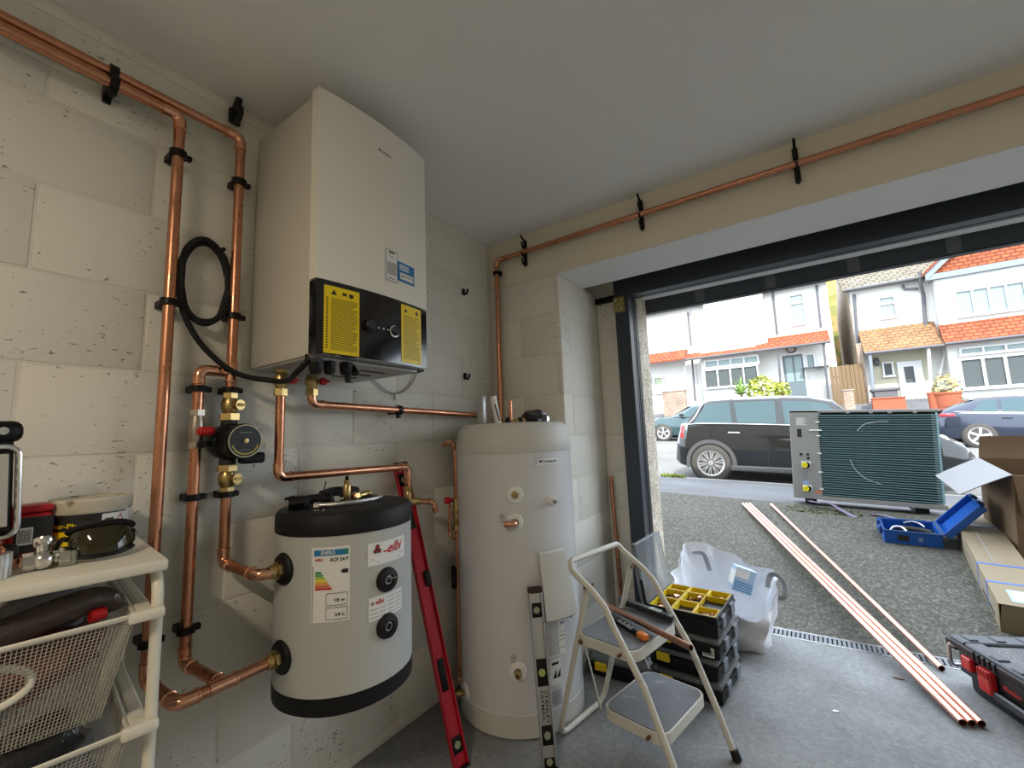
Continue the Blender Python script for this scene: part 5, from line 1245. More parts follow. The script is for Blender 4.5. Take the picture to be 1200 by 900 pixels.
pt = thing('press_tool', 'black power tool with grey jaw lying in the blue case', 'power tool', BTM @ Vector((0, .15, .015)))
B().tube([BTM @ Vector(p) for p in ((-.10, .16, .06), (-.02, .17, .065), (.06, .16, .065), (.13, .13, .06))], .034, 14).obj('tool_body', M_black, pt)
B().tube([BTM @ Vector(p) for p in ((.02, .16, .07), (.03, .24, .06), (.02, .28, .05))], .024, 12).obj('tool_grip', M_black, pt)
B().tube(spline([BTM @ Vector(p) for p in ((-.13, .08, .06), (-.10, .12, .095), (-.05, .12, .10), (-.03, .07, .085), (-.06, .04, .07))], 5), .009, 8).obj('tool_jaw', M_steel, pt)
B().tube(spline([BTM @ Vector(p) for p in ((-.02, .26, .09), (.03, .27, .105), (.08, .25, .10), (.10, .20, .09))], 5), .006, 8).obj('tool_cable', M_steel, pt)
B().rbox((.09, .03, .03), (.15, .09, .095), .008, 2, BTM).top('battery_pack', M_case, 'black battery pack in the corner of the blue case', 'battery')
# ------------------------------------------------------------------ long carton with blue straps
M_card = mat('cardboard_pale', (.25, .20, .13), .8, var=.05, vs=4, bump=.1, bs=60)
M_card2 = mat('cardboard_brown', (.145, .094, .055), .85, var=.06, vs=4, bump=.1, bs=60)
M_cardin = mat('cardboard_grey', (.27, .27, .285), .8, var=.04, vs=4)
M_bstrap = mat('strap_blue', (.06, .16, .55), .45)
Lx, Ly = 2.25, 1.43
lc_ = thing('long_carton', 'long pale cardboard carton with blue straps lying on the drive', 'carton', (Lx, Ly, ground_z(Lx, Ly)), rot=ramp_rot(Lx, 2.0, -.105))
LW_, LL, LH = .225, 1.86, .150
b = B(); t_ = .004
b.box((0, .0, 0), (LW_, LL, t_)).box((0, 0, LH-t_), (LW_, LL, LH)).box((0, 0, t_), (t_, LL, LH-t_)).box((LW_-t_, 0, t_), (LW_, LL, LH-t_)).box((t_, LL-t_, t_), (LW_-t_, LL, LH-t_))
b.obj('carton_walls', M_card, lc_, local=True, smooth=0)
B().prism([(0, 0), (.105, .0), (.10, LH*.95), (.012, LH*.98)], (.0, .001, .0), (1, 0, 0), (0, 0, 1), (0, 1, 0), .004).obj('end_flap', M_card, lc_, local=True, smooth=0)
for y in (.28, .56, 1.35):
    e = .0015
    B().box((-e, y, -.0005), (LW_+e, y+.020, -.0004+.0)).box((-e, y, LH), (LW_+e, y+.020, LH+e)).box((-e, y, 0), (0, y+.020, LH)).box((LW_, y, 0), (LW_+e, y+.020, LH)).obj('strap', M_bstrap, lc_, local=True, smooth=0)
B().box((.06, .05, LH), (.215, .20, LH+.0012)).obj('address_label', mat('label_blue', (.35, .55, .90), .5), lc_, local=True, smooth=0)
b = B().box((.075, .07, LH+.0012), (.20, .185, LH+.002)); al = b.obj('address_panel', M_paper, lc_, local=True, smooth=0)
b = B()
for k in range(3): b.box((.085, .085+.03*k, LH+.002), (.18-.02*k, .092+.03*k, LH+.0025))
b.obj('label_print', M_inkgrey, al, local=True, smooth=0)
b = B().box((-.0012, .10, LH*.62), (-.0004, 1.25, LH*.68)).box((-.0012, .10, LH*.36), (-.0004, .55, LH*.44)).box((.075, .62, LH+.0003), (.083, 1.2, LH+.001)); b.obj('printed_line', M_inkgrey, lc_, local=True, smooth=0)
for k in range(7): B().box((-.0012, .12+.05*k, LH*.14), (-.0004, .150+.05*k, LH*.28)).obj('printed_character', M_ink, lc_, local=True, smooth=0)
# ------------------------------------------------------------------ big open carton
bx_, by_ = 2.60, 2.39
bc = thing('big_carton', 'large brown cardboard box standing open with one flap folded out', 'carton', (bx_, by_, ground_z(bx_, by_)), rot=ramp_rot(bx_, by_+.2, .02))
BW, BD, BH = .72, .60, .625
b = B(); t_ = .006
b.box((0, 0, 0), (BW, BD, t_)).box((0, 0, t_), (t_, BD, BH)).box((BW-t_, 0, t_), (BW, BD, BH)).box((t_, 0, t_), (BW-t_, t_, BH)).box((t_, BD-t_, t_), (BW-t_, BD, BH))
b.obj('carton_walls', M_card2, bc, local=True, smooth=0)
def flap(p, ex, ey, L, D, name='flap', m_=None, cut=.02, curve=.03):
    ex = Vector(ex).normalized(); ey = Vector(ey).normalized(); n_ = ex.cross(ey); p = Vector(p)
    f = lambda u, v, o: p+ex*(cut*v+(L-2*cut*v)*u)+ey*(D*v)+n_*(curve*v*v*1.0+o)
    b = B().grid(lambda u, v: f(u, v, 0), 6, 6).grid(lambda u, v: f(1-u, v, .005), 6, 6)
    return b.obj(name, m_ or M_card2, bc, local=True, smooth=60)
flap((0, 0, BH), (0, 1, 0), (-.86, .06, -.45), BD, .30, 'side_flap', M_cardin, .0, -.02)
flap((0, BD, BH), (1, 0, 0), (0, .35, .93), BW, .17, 'back_flap', M_card2)
flap((BW, 0, BH), (0, 1, 0), (.9, 0, -.2), BD, .28, 'side_flap', M_cardin)
flap((0, 0, BH), (1, 0, 0), (0, -.2, -.98), BW, .26, 'front_flap', M_card2)
# ------------------------------------------------------------------ black and red modular tool box
rx, ry = 1.935, .775; rz_ = math.atan2(-.93, .37)
rt = thing('modular_tool_box', 'black modular tool box with red latches and clear top beside the copper lengths', 'tool box', (rx, ry, 0), rz_)
M_pk = mat('packout_black', (.008, .009, .011), .45, var=.2, vs=10, spec=.3)
M_pkt = mat('packout_top', (.045, .052, .065), .42, var=.12, vs=8)
M_pkr = mat('packout_red', (.55, .020, .022), .38, var=.06, vs=10)
QL, QW, QH = .56, .40, .215          # local x along the long side (towards the garage), local y across, away from the camera
def qb(lo, hi, name, m_, r=.006, root=None, seg=1): return B().rbox(lo, hi, r, seg).obj(name, m_, root or rt, local=True)
qb((.05, .03, .004), (QL, QW-.03, .085), 'lower_shell', M_pk, .015, seg=2)
qb((.035, .008, .080), (QL+.01, QW-.008, QH-.03), 'upper_shell', M_pk, .014, seg=2)
qb((.0, .0, QH-.045), (QL+.02, QW, QH-.012), 'lid_rim', M_pk, .008)
qb((.0, .006, QH-.018), (.085, QW-.006, QH), 'lid_deck', M_pkt, .006); qb((.085, .006, QH-.018), (QL+.02, .075, QH), 'lid_deck', M_pkt, .006); qb((.085, QW-.075, QH-.018), (QL+.02, QW-.006, QH), 'lid_deck', M_pkt, .006)
for y in (.04, .14, .24, .33): qb((.012, y, QH-.002), (.070, y+.035, QH+.006), 'stacking_cleat', M_pkt, .004)
for x in (.20, .30, .40, .50): qb((x, .014, QH-.002), (x+.05, .055, QH+.006), 'stacking_cleat', M_pkt, .004)
for k in range(5): qb((.13+.026*k, -.004, QH-.046), (.145+.026*k, .02, QH-.014), 'grip_rib', M_pk, .003)
qb((.085, .07, QH-.030), (QL+.015, QW-.07, QH-.010), 'clear_window', M_clear, .004)
def latch(x):
    l = qb((x, -.016, .070), (x+.065, .012, QH-.055), 'red_latch', M_pkr, .006)
    for k in range(4): B().rbox((x+.008+.014*k, -.019, QH-.085), (x+.015+.014*k, -.012, QH-.055), .002).obj('latch_tooth', M_pkr, l, local=True)
latch(.165); latch(.40)
qb((.075, -.010, .110), (.128, .012, QH-.052), 'red_latch', M_pkr, .005)
qb((.030, .05, .105), (.048, .115, .165), 'end_latch', M_pkr, .006); qb((.030, .26, .105), (.048, .325, .165), 'end_latch', M_pkr, .006)
B().rbox((.225, -.010, .060), (.405, .004, .095), .006).obj('front_grip', M_pkt, rt, local=True)
B().tube(fillet([(.04, .01, QH-.035), (-.015, .01, QH-.045), (-.02, .01, .075), (-.02, QW-.01, .075), (-.015, QW-.01, QH-.045), (.04, QW-.01, QH-.035)], .02, 4), .0085, 10).obj('carry_bail', M_steel, rt, local=True)
for y in (.004, QW-.026): qb((-.028, y, QH-.058), (.03, y+.022, QH-.02), 'bail_pivot', M_pk, .005)
qb((-.01, .03, .055), (.09, QW-.03, .085), 'end_bumper', M_pk, .012)
lettering(B(), 'Milwaukee', .075, lambda x, y: Vector((.262+x, .0065, .118+y)), height=.020).obj('brand_lettering', M_pkr, rt, local=True, smooth=0)
QM = WM[rt.name]
lump(QM @ Vector((.30, .2, QH-.045)), .13, .12, .030, 31, 24, 12, .35).top('wrapped_parts', M_bagclear, 'crumpled clear wrap under the window of the modular tool box', 'packaging')
lump(QM @ Vector((.42, .2, QH-.05)), .07, .08, .025, 32, 20, 10, .3).top('wrapped_parts', M_bagbrown, 'brown wrapped parts under the window of the modular tool box', 'packaging')
# ------------------------------------------------------------------ parked cars
M_glass = mat('car_glass', (.04, .075, .085), .06, spec=.5)
M_tyre = mat('tyre', (.06, .055, .05), .8, var=.2, vs=20)
M_alloy = mat('alloy', (.62, .62, .62), .3, .85)
M_tail = mat('tail_red', (.60, .02, .03), .2, coat=.8)
M_head = mat('headlight', (.65, .70, .75), .12, coat=.8)
def lerp_st(st, x):
    for a, b in zip(st, st[1:]):
        if a[0] <= x <= b[0]:
            t = (x-a[0])/(b[0]-a[0]) if b[0] > a[0] else 0
            return [p+(q-p)*t for p, q in zip(a, b)]
    return list(st[-1] if x > st[-1][0] else st[0])
def car(name, label, loc, rot, st, paint, roof_paint, wheels, wr, arch, glass, extras, spokes=10, nsp=2):
    """st: (x, z_sill, z_belt, z_top, half width, half width at top)"""
    t = thing(name, label, 'car', loc, rot=rot)
    L = st[-1][0]; xs = sorted(set([round(L*k/46, 4) for k in range(47)]+[s[0] for s in st])); rings = []
    for x in xs:
        _, zs, zb, zt, w, wt = lerp_st(st, x); hgt = zb-zs
        half = [(0, zs), (w*.80, zs), (w*.94, zs+.03), (w*.985, zs+hgt*.25), (w*1.0, zs+hgt*.55), (w*.985, zb-hgt*.10), (w*.955, zb), (wt+(w*.95-wt)*.08, zb+(zt-zb)*.88), (wt*.88, zb+(zt-zb)*.975), (wt*.5, zt), (0, zt+.004)]
        rings.append([(x, -y, z) for y, z in half]+[(x, y, z) for y, z in half[-2:0:-1]])
    n = len(rings[0]); vs = [p for r in rings for p in r]
    fs = [(i*n+k, i*n+(k+1) % n, (i+1)*n+(k+1) % n, (i+1)*n+k) for i in range(len(rings)-1) for k in range(n)]
    fs += [tuple(range(n))[::-1], tuple((len(rings)-1)*n+k for k in range(n))]
    B().add(vs, fs).obj('body', paint, t, local=True, smooth=40)
    def side(x, f, s, e=.006):
        _, zs, zb, zt, w, wt = lerp_st(st, x)
        y0, z0 = w*.955, zb; y1, z1 = wt+(w*.95-wt)*.08, zb+(zt-zb)*.88
        return Vector((x, s*(y0+(y1-y0)*f+e), z0+(z1-z0)*f))
    for s in (-1, 1):
        for (xa0, xa1, xb0, xb1) in glass:       # bottom from xa0..xa1, top from xb0..xb1
            B().grid(lambda u, v: side((xa0+(xa1-xa0)*u)*(1-v)+(xb0+(xb1-xb0)*u)*v, .06+.86*v, s), 8, 4).obj('side_window', M_glass, t, local=True, smooth=60)
        for x in wheels:
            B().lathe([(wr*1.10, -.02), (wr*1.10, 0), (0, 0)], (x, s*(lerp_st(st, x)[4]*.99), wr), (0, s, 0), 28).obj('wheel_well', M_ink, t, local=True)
            if arch:
                wv_ = lerp_st(st, x)[4]; pts = []
                b = B(); N = 20
                for k in range(N+1):
                    a = -.25+(PI+.5)*k/N
                    for r, e in ((wr*1.08, .0), (wr*1.10, .018), (wr*1.30, .016), (wr*1.32, -.02)): b.v.append(Vector((x+r*math.cos(a), s*(wv_*.985+e), wr+r*math.sin(a)*1.0)))
                b.f = [(4*i+k, 4*i+k+1, 4*i+5+k, 4*i+4+k) for i in range(N) for k in range(3)]
                b.obj('wheel_arch', arch, t, local=True)
            wv_ = lerp_st(st, x)[4]
            wh = B().lathe([(wr*.70, 0), (wr*.72, .02), (wr*.93, .022), (wr, .008), (wr, -.16), (wr*.7, -.18)], (x, s*wv_*1.0, wr), (0, s, 0), 32).obj('tyre', M_tyre, t, local=True)
            rim = B().lathe([(wr*.62, .006), (wr*.715, .016), (wr*.715, -.10), (wr*.60, -.10)], (x, s*wv_, wr), (0, s, 0), 32, close=True)
            rim.lathe([(wr*.16, .0), (wr*.14, .012), (0, .014)], (x, s*wv_, wr), (0, s, 0), 16)
            for k in range(spokes):
                for q in ((-.055, .055) if nsp == 2 else (0,)):
                    a = 2*PI*k/spokes+.2
                    ca, sa = math.cos(a+q*.5), math.sin(a+q*.5); cb, sb = math.cos(a+q*2.2), math.sin(a+q*2.2)
                    wd = .011 if nsp == 2 else .032
                    p0 = Vector((x+wr*.12*ca, 0, wr+wr*.12*sa)); p1 = Vector((x+wr*.68*cb, 0, wr+wr*.68*sb)); dd_ = (p1-p0).normalized(); nn = Vector((-dd_.z, 0, dd_.x))*wd
                    o1, o2 = Vector((0, s*(wv_+.008), 0)), Vector((0, s*(wv_-.02), 0))
                    rim.add([p0-nn*.8+o1, p0+nn*.8+o1, p1+nn+o1, p1-nn+o1, p0-nn*.8+o2, p0+nn*.8+o2, p1+nn+o2, p1-nn+o2], [(0, 1, 2, 3), (7, 6, 5, 4), (0, 4, 5, 1), (1, 5, 6, 2), (2, 6, 7, 3), (3, 7, 4, 0)])
            rim.obj('rim', M_alloy, wh, local=True)
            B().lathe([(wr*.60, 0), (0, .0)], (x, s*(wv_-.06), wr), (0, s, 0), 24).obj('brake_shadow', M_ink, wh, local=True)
    extras(t, side, lambda x: lerp_st(st, x))
    return t
M_mini = mat('paint_charcoal', (.010, .011, .012), .10, 0, coat=.5)
M_miniroof = mat('paint_silver', (.30, .31, .32), .2, .5, coat=1.0)
M_archg = mat('arch_grey', (.07, .07, .072), .6, var=.1, vs=10)
mini_st = [(0, .34, .62, .66, .66, .60), (.04, .26, .72, .78, .74, .66), (.10, .24, .86, .93, .80, .70), (.20, .22, .98, 1.05, .835, .70), (.44, .20, 1.0, 1.40, .855, .60), (.58, .20, 1.0, 1.45, .86, .61), (1.0, .19, .995, 1.48, .862, .63), (1.6, .19, .98, 1.49, .862, .63), (2.1, .19, .965, 1.465, .86, .62), (2.42, .20, .95, 1.39, .86, .60), (2.84, .20, .93, .985, .855, .66), (3.2, .22, .90, .955, .845, .62), (3.6, .24, .82, .88, .80, .55), (3.86, .28, .68, .74, .70, .48), (3.97, .34, .56, .60, .58, .42)]
def mini_extra(t, side, S):
    # roof skin, chrome belt line, lamps, handles, sill
    def roof(u, v):
        x = .40+1.98*u; q = S(x); y = (v*2-1)*q[5]*1.0; f = abs(v*2-1)
        zt = q[3]+.006 if f < .5 else q[3]+.006-(q[3]-q[2])*.025*(f-.5)/.38 if f < .88 else q[2]+(q[3]-q[2])*(.975-.095*(f-.88)/.12)+.004
        return Vector((x, y, zt))
    B().grid(roof, 18, 16).obj('roof', M_miniroof, t, local=True, smooth=60)
    for s in (-1, 1):
        B().tube([side(.20+2.62*k/24, 0, s, .010)+Vector((0, 0, .006)) for k in range(25)], .011, 6).obj('belt_trim', M_chrome, t, local=True)
        for x in (1.0, 1.95): B().rbox((x-.09, s*S(x)[4]*.985-.014, .835), (x+.09, s*S(x)[4]*.985+.022*1, .862), .008).obj('door_handle', M_chrome, t, local=True)
        for x in (.64, 1.50, 2.42):
            q = S(x); B().box((x, s*q[4]*1.0-.004, .30), (x+.006, s*q[4]*1.0+.0015, .93)).obj('door_seam', M_ink, t, local=True, smooth=0)
        B().rbox((.98-.05, s*.80, .20), (2.25, s*.866, .29), .012).obj('sill', M_archg, t, local=True)
        lampm = Matrix.Translation((.185, s*.815, .86)) @ Matrix.Rotation(-s*.9, 4, 'Z') @ Matrix.Rotation(.12, 4, 'X')
        B().rbox((-.05, -.055, -.15), (.05, .055, .15), .035, 3, lampm).obj('lamp_surround', M_chrome, t, local=True)
        B().rbox((-.056, -.042, -.13), (.056, .060, .13), .028, 3, lampm).obj('tail_lamp', M_tail, t, local=True)
        B().sphere((3.62, s*.66, .72), .13, 16, 10, (.75, .6, 1)).obj('headlamp', M_head, t, local=True)
        B().tube([side(.22+.0*k, 0, s, .0)*1 if k == 0 else side(.22+.26*k/6, k/6, s, .012) for k in range(7)], .014, 6).obj('pillar_trim', M_miniroof, t, local=True)
    B().grid(lambda u, v: Vector((.20+.235*v-.012, (u*2-1)*(.62-.08*v), 1.045+.285*v)), 6, 4).obj('rear_window', M_glass, t, local=True, smooth=60)
    B().grid(lambda u, v: Vector((2.82-.38*v+.012, (u*2-1)*(.62-.07*v), 1.0+.325*v)), 6, 4).obj('windscreen', M_glass, t, local=True, smooth=60)
    B().rbox((-.03, -.62, .30), (.12, .62, .50), .05, 3).obj('rear_bumper', M_archg, t, local=True)
tilt = (0, .049, 0)
car('parked_hatchback', 'charcoal small car with a silver roof parked at the kerb behind the heat pump', (-.585, 6.30+.865, .29+.049*.585-.01), tilt, mini_st, M_mini, M_miniroof, (.62, 3.12), .315, M_archg, ((.34, .98, .52, .92), (1.06, 1.64, 1.0, 1.62), (1.76, 2.66, 1.72, 2.32)), mini_extra)
hatch_st = [(0, .36, .66, .70, .70, .62), (.05, .28, .86, .92, .80, .66), (.16, .24, .98, 1.05, .86, .70), (.42, .22, 1.0, 1.20, .885, .62), (.85, .20, .98, 1.36, .89, .60), (1.5, .19, .95, 1.43, .89, .62), (2.1, .19, .92, 1.43, .89, .62), (2.55, .20, .90, 1.33, .885, .60), (3.15, .20, .90, .98, .88, .68), (3.7, .22, .84, .90, .86, .64), (4.15, .26, .70, .76, .78, .55), (4.33, .34, .56, .60, .62, .45)]
def hatch_extra(lamp):
    def f(t, side, S):
        for s in (-1, 1):
            B().tube([side(.35+2.75*k/24, 0, s, .008) for k in range(25)], .009, 6).obj('belt_trim', M_chrome if lamp else M_ink, t, local=True)
            for x in (1.35, 2.3): B().rbox((x-.10, s*.86, .80), (x+.10, s*.905, .83), .008).obj('door_handle', M_ink, t, local=True)
            B().rbox((.04, s*.84-.08 if s > 0 else s*.84-.04, .86), (.36, s*.84+.04 if s > 0 else s*.84+.08, .95), .03, 2).obj('tail_lamp', M_tail, t, local=True)
            B().rbox((3.85, s*.74-.10, .62), (4.20, s*.74+.10, .76), .04, 2).obj('headlamp', M_head, t, local=True)
            B().rbox((2.72, s*1.0-.09, .93), (2.86, s*1.0+.09, 1.05), .04, 2).obj('door_mirror', M_ink, t, local=True)
        B().grid(lambda u, v: Vector((.40+.42*v-.01, (u*2-1)*(.64-.06*v), 1.09+.255*v+.02)), 6, 4).obj('rear_window', M_glass, t, local=True, smooth=60)
        B().grid(lambda u, v: Vector((3.13-.55*v+.012, (u*2-1)*(.66-.08*v), .99+.34*v)), 6, 4).obj('windscreen', M_glass, t, local=True, smooth=60)
        if lamp: B().rbox((-.06, -.60, 1.02), (.22, .60, 1.06), .015).obj('spoiler', M_ink, t, local=True)
    return f
zr = lambda X, Y: ground_z(X, Y)
M_teal = mat('paint_teal', (.035, .07, .08), .18, .35, coat=1.0)
M_navy = mat('paint_navy', (.015, .022, .045), .18, .35, coat=1.0)
gl = ((.70, 1.20, .95, 1.22), (1.28, 1.95, 1.30, 1.95), (2.05, 2.95, 2.03, 2.50))
lc0 = -3.12+.74
car('parked_hatchback', 'teal car parked across the street, mostly behind the charcoal car', (-3.12+3.55, 15.0+.89, zr(-3.12+3.55, 15)+.0), (0, -.049, PI), hatch_st, M_teal, M_teal, (.80, 3.50), .325, None, gl, hatch_extra(False), 5, 2)
car('parked_hatchback', 'dark blue hatchback with a spoiler parked across the street', (5.40-.80, 15.0+.89, zr(5.40-.80, 15)+.0), tilt, hatch_st, M_navy, M_navy, (.80, 3.50), .335, None, gl, hatch_extra(True), 5, 1)

# ------------------------------------------------------------------ houses across the street
M_render = mat('house_render', (.62, .615, .585), .85, var=.03, vs=1.0, bump=.2, bs=30)
M_cream = mat('porch_cream', (.46, .44, .33), .85, var=.04, vs=2)
M_upvc = mat('window_white', (.66, .66, .65), .5)
M_pane = mat('window_pane', (.07, .08, .08), .25, spec=.25)
M_panel = mat('window_pale', (.22, .28, .28), .25, spec=.3)
M_pipe = mat('downpipe_grey', (.09, .09, .10), .6)
M_barge = mat('bargeboard_grey', (.17, .195, .22), .6)
M_doorg = mat('door_grey', (.11, .14, .16), .5)
M_brickwall = None
def tiles(name, c1, c2, mortar, sx, sy, axis='xz', bw=.5, rh=.25):
    m = mat(name, c1, .85); N = m.node_tree.nodes; L = m.node_tree.links; p = N['Principled BSDF']
    tc = N.new('ShaderNodeNewGeometry'); sp = N.new('ShaderNodeSeparateXYZ'); cb = N.new('ShaderNodeCombineXYZ')
    L.new(tc.outputs['Position'], sp.inputs[0]); L.new(sp.outputs['X' if axis[0] == 'x' else 'Y'], cb.inputs[0]); L.new(sp.outputs['Z'], cb.inputs[1])
    br = N.new('ShaderNodeTexBrick'); br.inputs['Scale'].default_value = sx; br.inputs['Brick Width'].default_value = bw; br.inputs['Row Height'].default_value = rh; br.inputs['Mortar Size'].default_value = .03
    br.inputs['Color1'].default_value = (*c1, 1); br.inputs['Color2'].default_value = (*c2, 1); br.inputs['Mortar'].default_value = (*mortar, 1)
    L.new(cb.outputs[0], br.inputs['Vector'])
    n = N.new('ShaderNodeTexNoise'); n.inputs['Scale'].default_value = 2.5; n.inputs['Detail'].default_value = 5; L.new(tc.outputs['Position'], n.inputs['Vector'])
    mx = N.new('ShaderNodeMix'); mx.data_type = 'RGBA'; mx.blend_type = 'OVERLAY'; mx.inputs[0].default_value = .6; L.new(br.outputs[0], mx.inputs[6]); L.new(n.outputs['Fac'], mx.inputs[7])
    L.new(mx.outputs[2], p.inputs['Base Color'])
    bn = N.new('ShaderNodeBump'); bn.inputs['Strength'].default_value = .7; bn.inputs['Distance'].default_value = .03; L.new(br.outputs['Fac'], bn.inputs['Height']); bn.invert = True; L.new(bn.outputs[0], p.inputs['Normal'])
    return m
M_tileo = tiles('roof_tile_orange', (.40, .095, .035), (.33, .07, .025), (.15, .035, .015), 1.0, 1.0, bw=.24, rh=.13)
M_tileb = tiles('roof_tile_brown', (.30, .15, .06), (.35, .13, .05), (.14, .08, .045), 1.0, 1.0, bw=.24, rh=.13)
M_slate = tiles('roof_slate', (.20, .17, .125), (.15, .125, .095), (.07, .06, .045), 1.0, 1.0, bw=.28, rh=.15)
M_brick = tiles('brick_brown', (.34, .23, .14), (.26, .17, .10), (.34, .29, .24), 1.0, 1.0, 'yz', .225, .075)
M_brickr = tiles('brick_red', (.36, .115, .05), (.27, .08, .035), (.30, .25, .20), 1.0, 1.0, 'xz', .225, .075)
YH = 21.0
def px(x, y, Y=YH): return at(x, y, Y)
def hwin(root, x0, y0, x1, y1, Y, cols=1, rows=((0, 1),), pane=None, depth=.10, fr=.055, name='window'):
    """window whose corners the photograph shows at x0,y0 / x1,y1 on the plane Y"""
    c = px((x0+x1)/2, (y0+y1)/2, Y); w2 = (px(x1, (y0+y1)/2, Y).x-px(x0, (y0+y1)/2, Y).x)/2; h2 = (px((x0+x1)/2, y0, Y).z-px((x0+x1)/2, y1, Y).z)/2
    return hwin3(root, c.x-w2, c.x+w2, c.z-h2, c.z+h2, Y, cols, rows, pane, depth, fr, name)
def hwin3(root, X0, X1, Z0, Z1, Y, cols, rows, pane, depth=.10, fr=.055, name='window'):
    b = B(); b.box((X0-fr, Y-depth, Z0-fr), (X0, Y, Z1+fr)).box((X1, Y-depth, Z0-fr), (X1+fr, Y, Z1+fr)).box((X0, Y-depth, Z1), (X1, Y, Z1+fr)).box((X0-.08, Y-depth-.05, Z0-fr-.03), (X1+.08, Y, Z0))
    wd = (X1-X0)/cols
    for k in range(1, cols): b.box((X0+wd*k-fr*.5, Y-depth, Z0), (X0+wd*k+fr*.5, Y, Z1))
    for r0, r1 in rows[1:]: z = Z0+(Z1-Z0)*r0; b.box((X0, Y-depth*.95, z-fr*.5), (X1, Y, z+fr*.5))
    f = b.obj(name, M_upvc, root, smooth=0)
    for k in range(cols):
        for ri, (r0, r1) in enumerate(rows):
            B().box((X0+wd*k+.01, Y-.03, Z0+(Z1-Z0)*r0+.01), (X0+wd*(k+1)-.01, Y-.012, Z0+(Z1-Z0)*r1-.01)).obj('pane', (pane[ri] if isinstance(pane, tuple) else pane) or M_pane, f, smooth=0)
    return f
def slope_roof(root, X0, X1, Yw, zw, Ye, ze, m_, name, th=.10):
    return B().prism([(Yw, zw), (Ye, ze), (Ye, ze-th*.6), (Yw, zw-th)], (X0, 0, 0), (0, 1, 0), (0, 0, 1), (1, 0, 0), X1-X0).obj(name, m_, root, smooth=0)
def gutter(root, X0, X1, Y, z, r=.06): return B().cyl((X0, Y, z), (X1, Y, z), r, n=8).obj('gutter', M_pipe, root)
def downpipe(root, pts, r=.045, m_=None): return B().tube([Vector(p) for p in pts], r, 8).obj('downpipe', m_ or M_pipe, root)
# --- house behind the charcoal car
GZ = 2.2
hA = thing('terraced_house', 'white rendered house with orange tiled porch and grey front door', 'house', (0, YH, GZ))
xa, xb = px(815, 420).x, px(972, 400).x+.15
B().box((xa, YH, GZ-1.2), (xb, YH+7, 7.45)).obj('wall', M_render, hA, smooth=0)
bx0, bx1 = px(822, 430, 20.4).x, px(888, 430, 20.4).x
B().box((bx0, 20.4, GZ-1.2), (bx1, YH, 5.0)).box((px(826, 380, 20.55).x, 20.55, 4.8), (px(897, 380, 20.55).x, YH, 7.5)).obj('bay', M_render, hA, smooth=0)
slope_roof(hA, xa-.1, xb+.2, YH+3.2, 9.6, YH-.35, 7.40, M_slate, 'roof')
gutter(hA, xa, xb+.1, YH-.35, 7.42)
pr0, pr1 = px(891, 395, 20.3).x, px(972, 395, 20.3).x
slope_roof(hA, pr0, pr1, YH, 5.30, 19.95, 4.62, M_tileo, 'porch_roof')
slope_roof(hA, px(803, 415, 20.2).x, pr0, 20.55, 4.98, 19.98, 4.62, M_tileo, 'bay_roof')
gutter(hA, px(803, 415, 20.2).x, pr1, 19.95, 4.60, .05)
hwin(hA, 826, 421, 887, 428, 20.4, 4, ((0, 1),), M_panel)
hwin(hA, 826, 432, 887, 452, 20.4, 4, ((0, 1),), M_pane)
hwin(hA, 927, 346, 942, 380, YH, 1, ((0, .68), (.72, 1)), M_panel)
d0, d1 = px(919, 440).x, px(943, 440).x; dz1 = px(930, 416).z
dr_ = B().rbox((d0, YH-.08, GZ), (d1, YH+.01, dz1), .02).obj('front_door', M_doorg, hA)
for k in (0, 1): B().box((d0+.10+.34*k, YH-.10, GZ+.95), (d0+.36+.34*k, YH-.07, dz1-.12)).obj('door_pane', M_panel, dr_, smooth=0)
B().box((d0-.09, YH-.06, GZ), (d0-.005, YH, dz1+.09)).box((d1+.005, YH-.06, GZ), (d1+.09, YH, dz1+.09)).box((d0, YH-.06, dz1+.005), (d1, YH, dz1+.09)).obj('door_frame', M_upvc, hA, smooth=0)
hwin(hA, 946, 416, 954, 432, YH, 1, ((0, 1),), M_panel)
q = px(927, 409, YH-.05); B().lathe([(.17, -.03), (.20, 0), (.17, .03), (.14, 0)], (q.x, YH-.05, q.z), (0, 1, 0), 16, close=True).obj('wreath', mat('wreath_brown', (.16, .09, .05), .8), hA)
for x0, y0, x1, y1, Y in ((905, 338, 911, 392, YH-.08), (957, 334, 962, 384, YH-.08), (912, 412, 915, 455, 20.05), (965, 402, 971, 468, 20.05)):
    downpipe(hA, [px(x0, y0, Y), px(x1, y1, Y)])
slope_roof(hA, px(930, 436, YH).x+.35, px(972, 436, YH).x, YH, 3.75, YH-.5, 3.70, M_pipe, 'planter_shelf', .05)
# --- its neighbour at the picture's far left
hB = thing('terraced_house', 'white house with shuttered windows glimpsed past the pebbledashed pier', 'house', (-6, YH, GZ))
xc = px(700, 420).x
B().box((xc, YH+.02, GZ-1.2), (xa-.02, YH+7, 7.45)).obj('wall', M_render, hB, smooth=0)
slope_roof(hB, xc, xa-.12, YH+3.2, 9.6, YH-.33, 7.40, M_slate, 'roof'); gutter(hB, xc, xa-.05, YH-.33, 7.42)
slope_roof(hB, px(735, 420, 20.3).x, px(803, 415, 20.2).x-.02, 20.95, 5.30, 20.0, 4.70, M_tileo, 'bay_roof')
for x0, x1 in ((758, 763), (768, 777)): hwin(hB, x0, 443, x1, 460, YH+.02, 1, ((0, 1),), mat('shutter_green', (.38, .42, .30), .6))
downpipe(hB, [px(806, 366, YH-.06), px(810, 405, YH-.06)]); downpipe(hB, [px(811, 421, YH-.3), px(815, 470, YH-.3)])
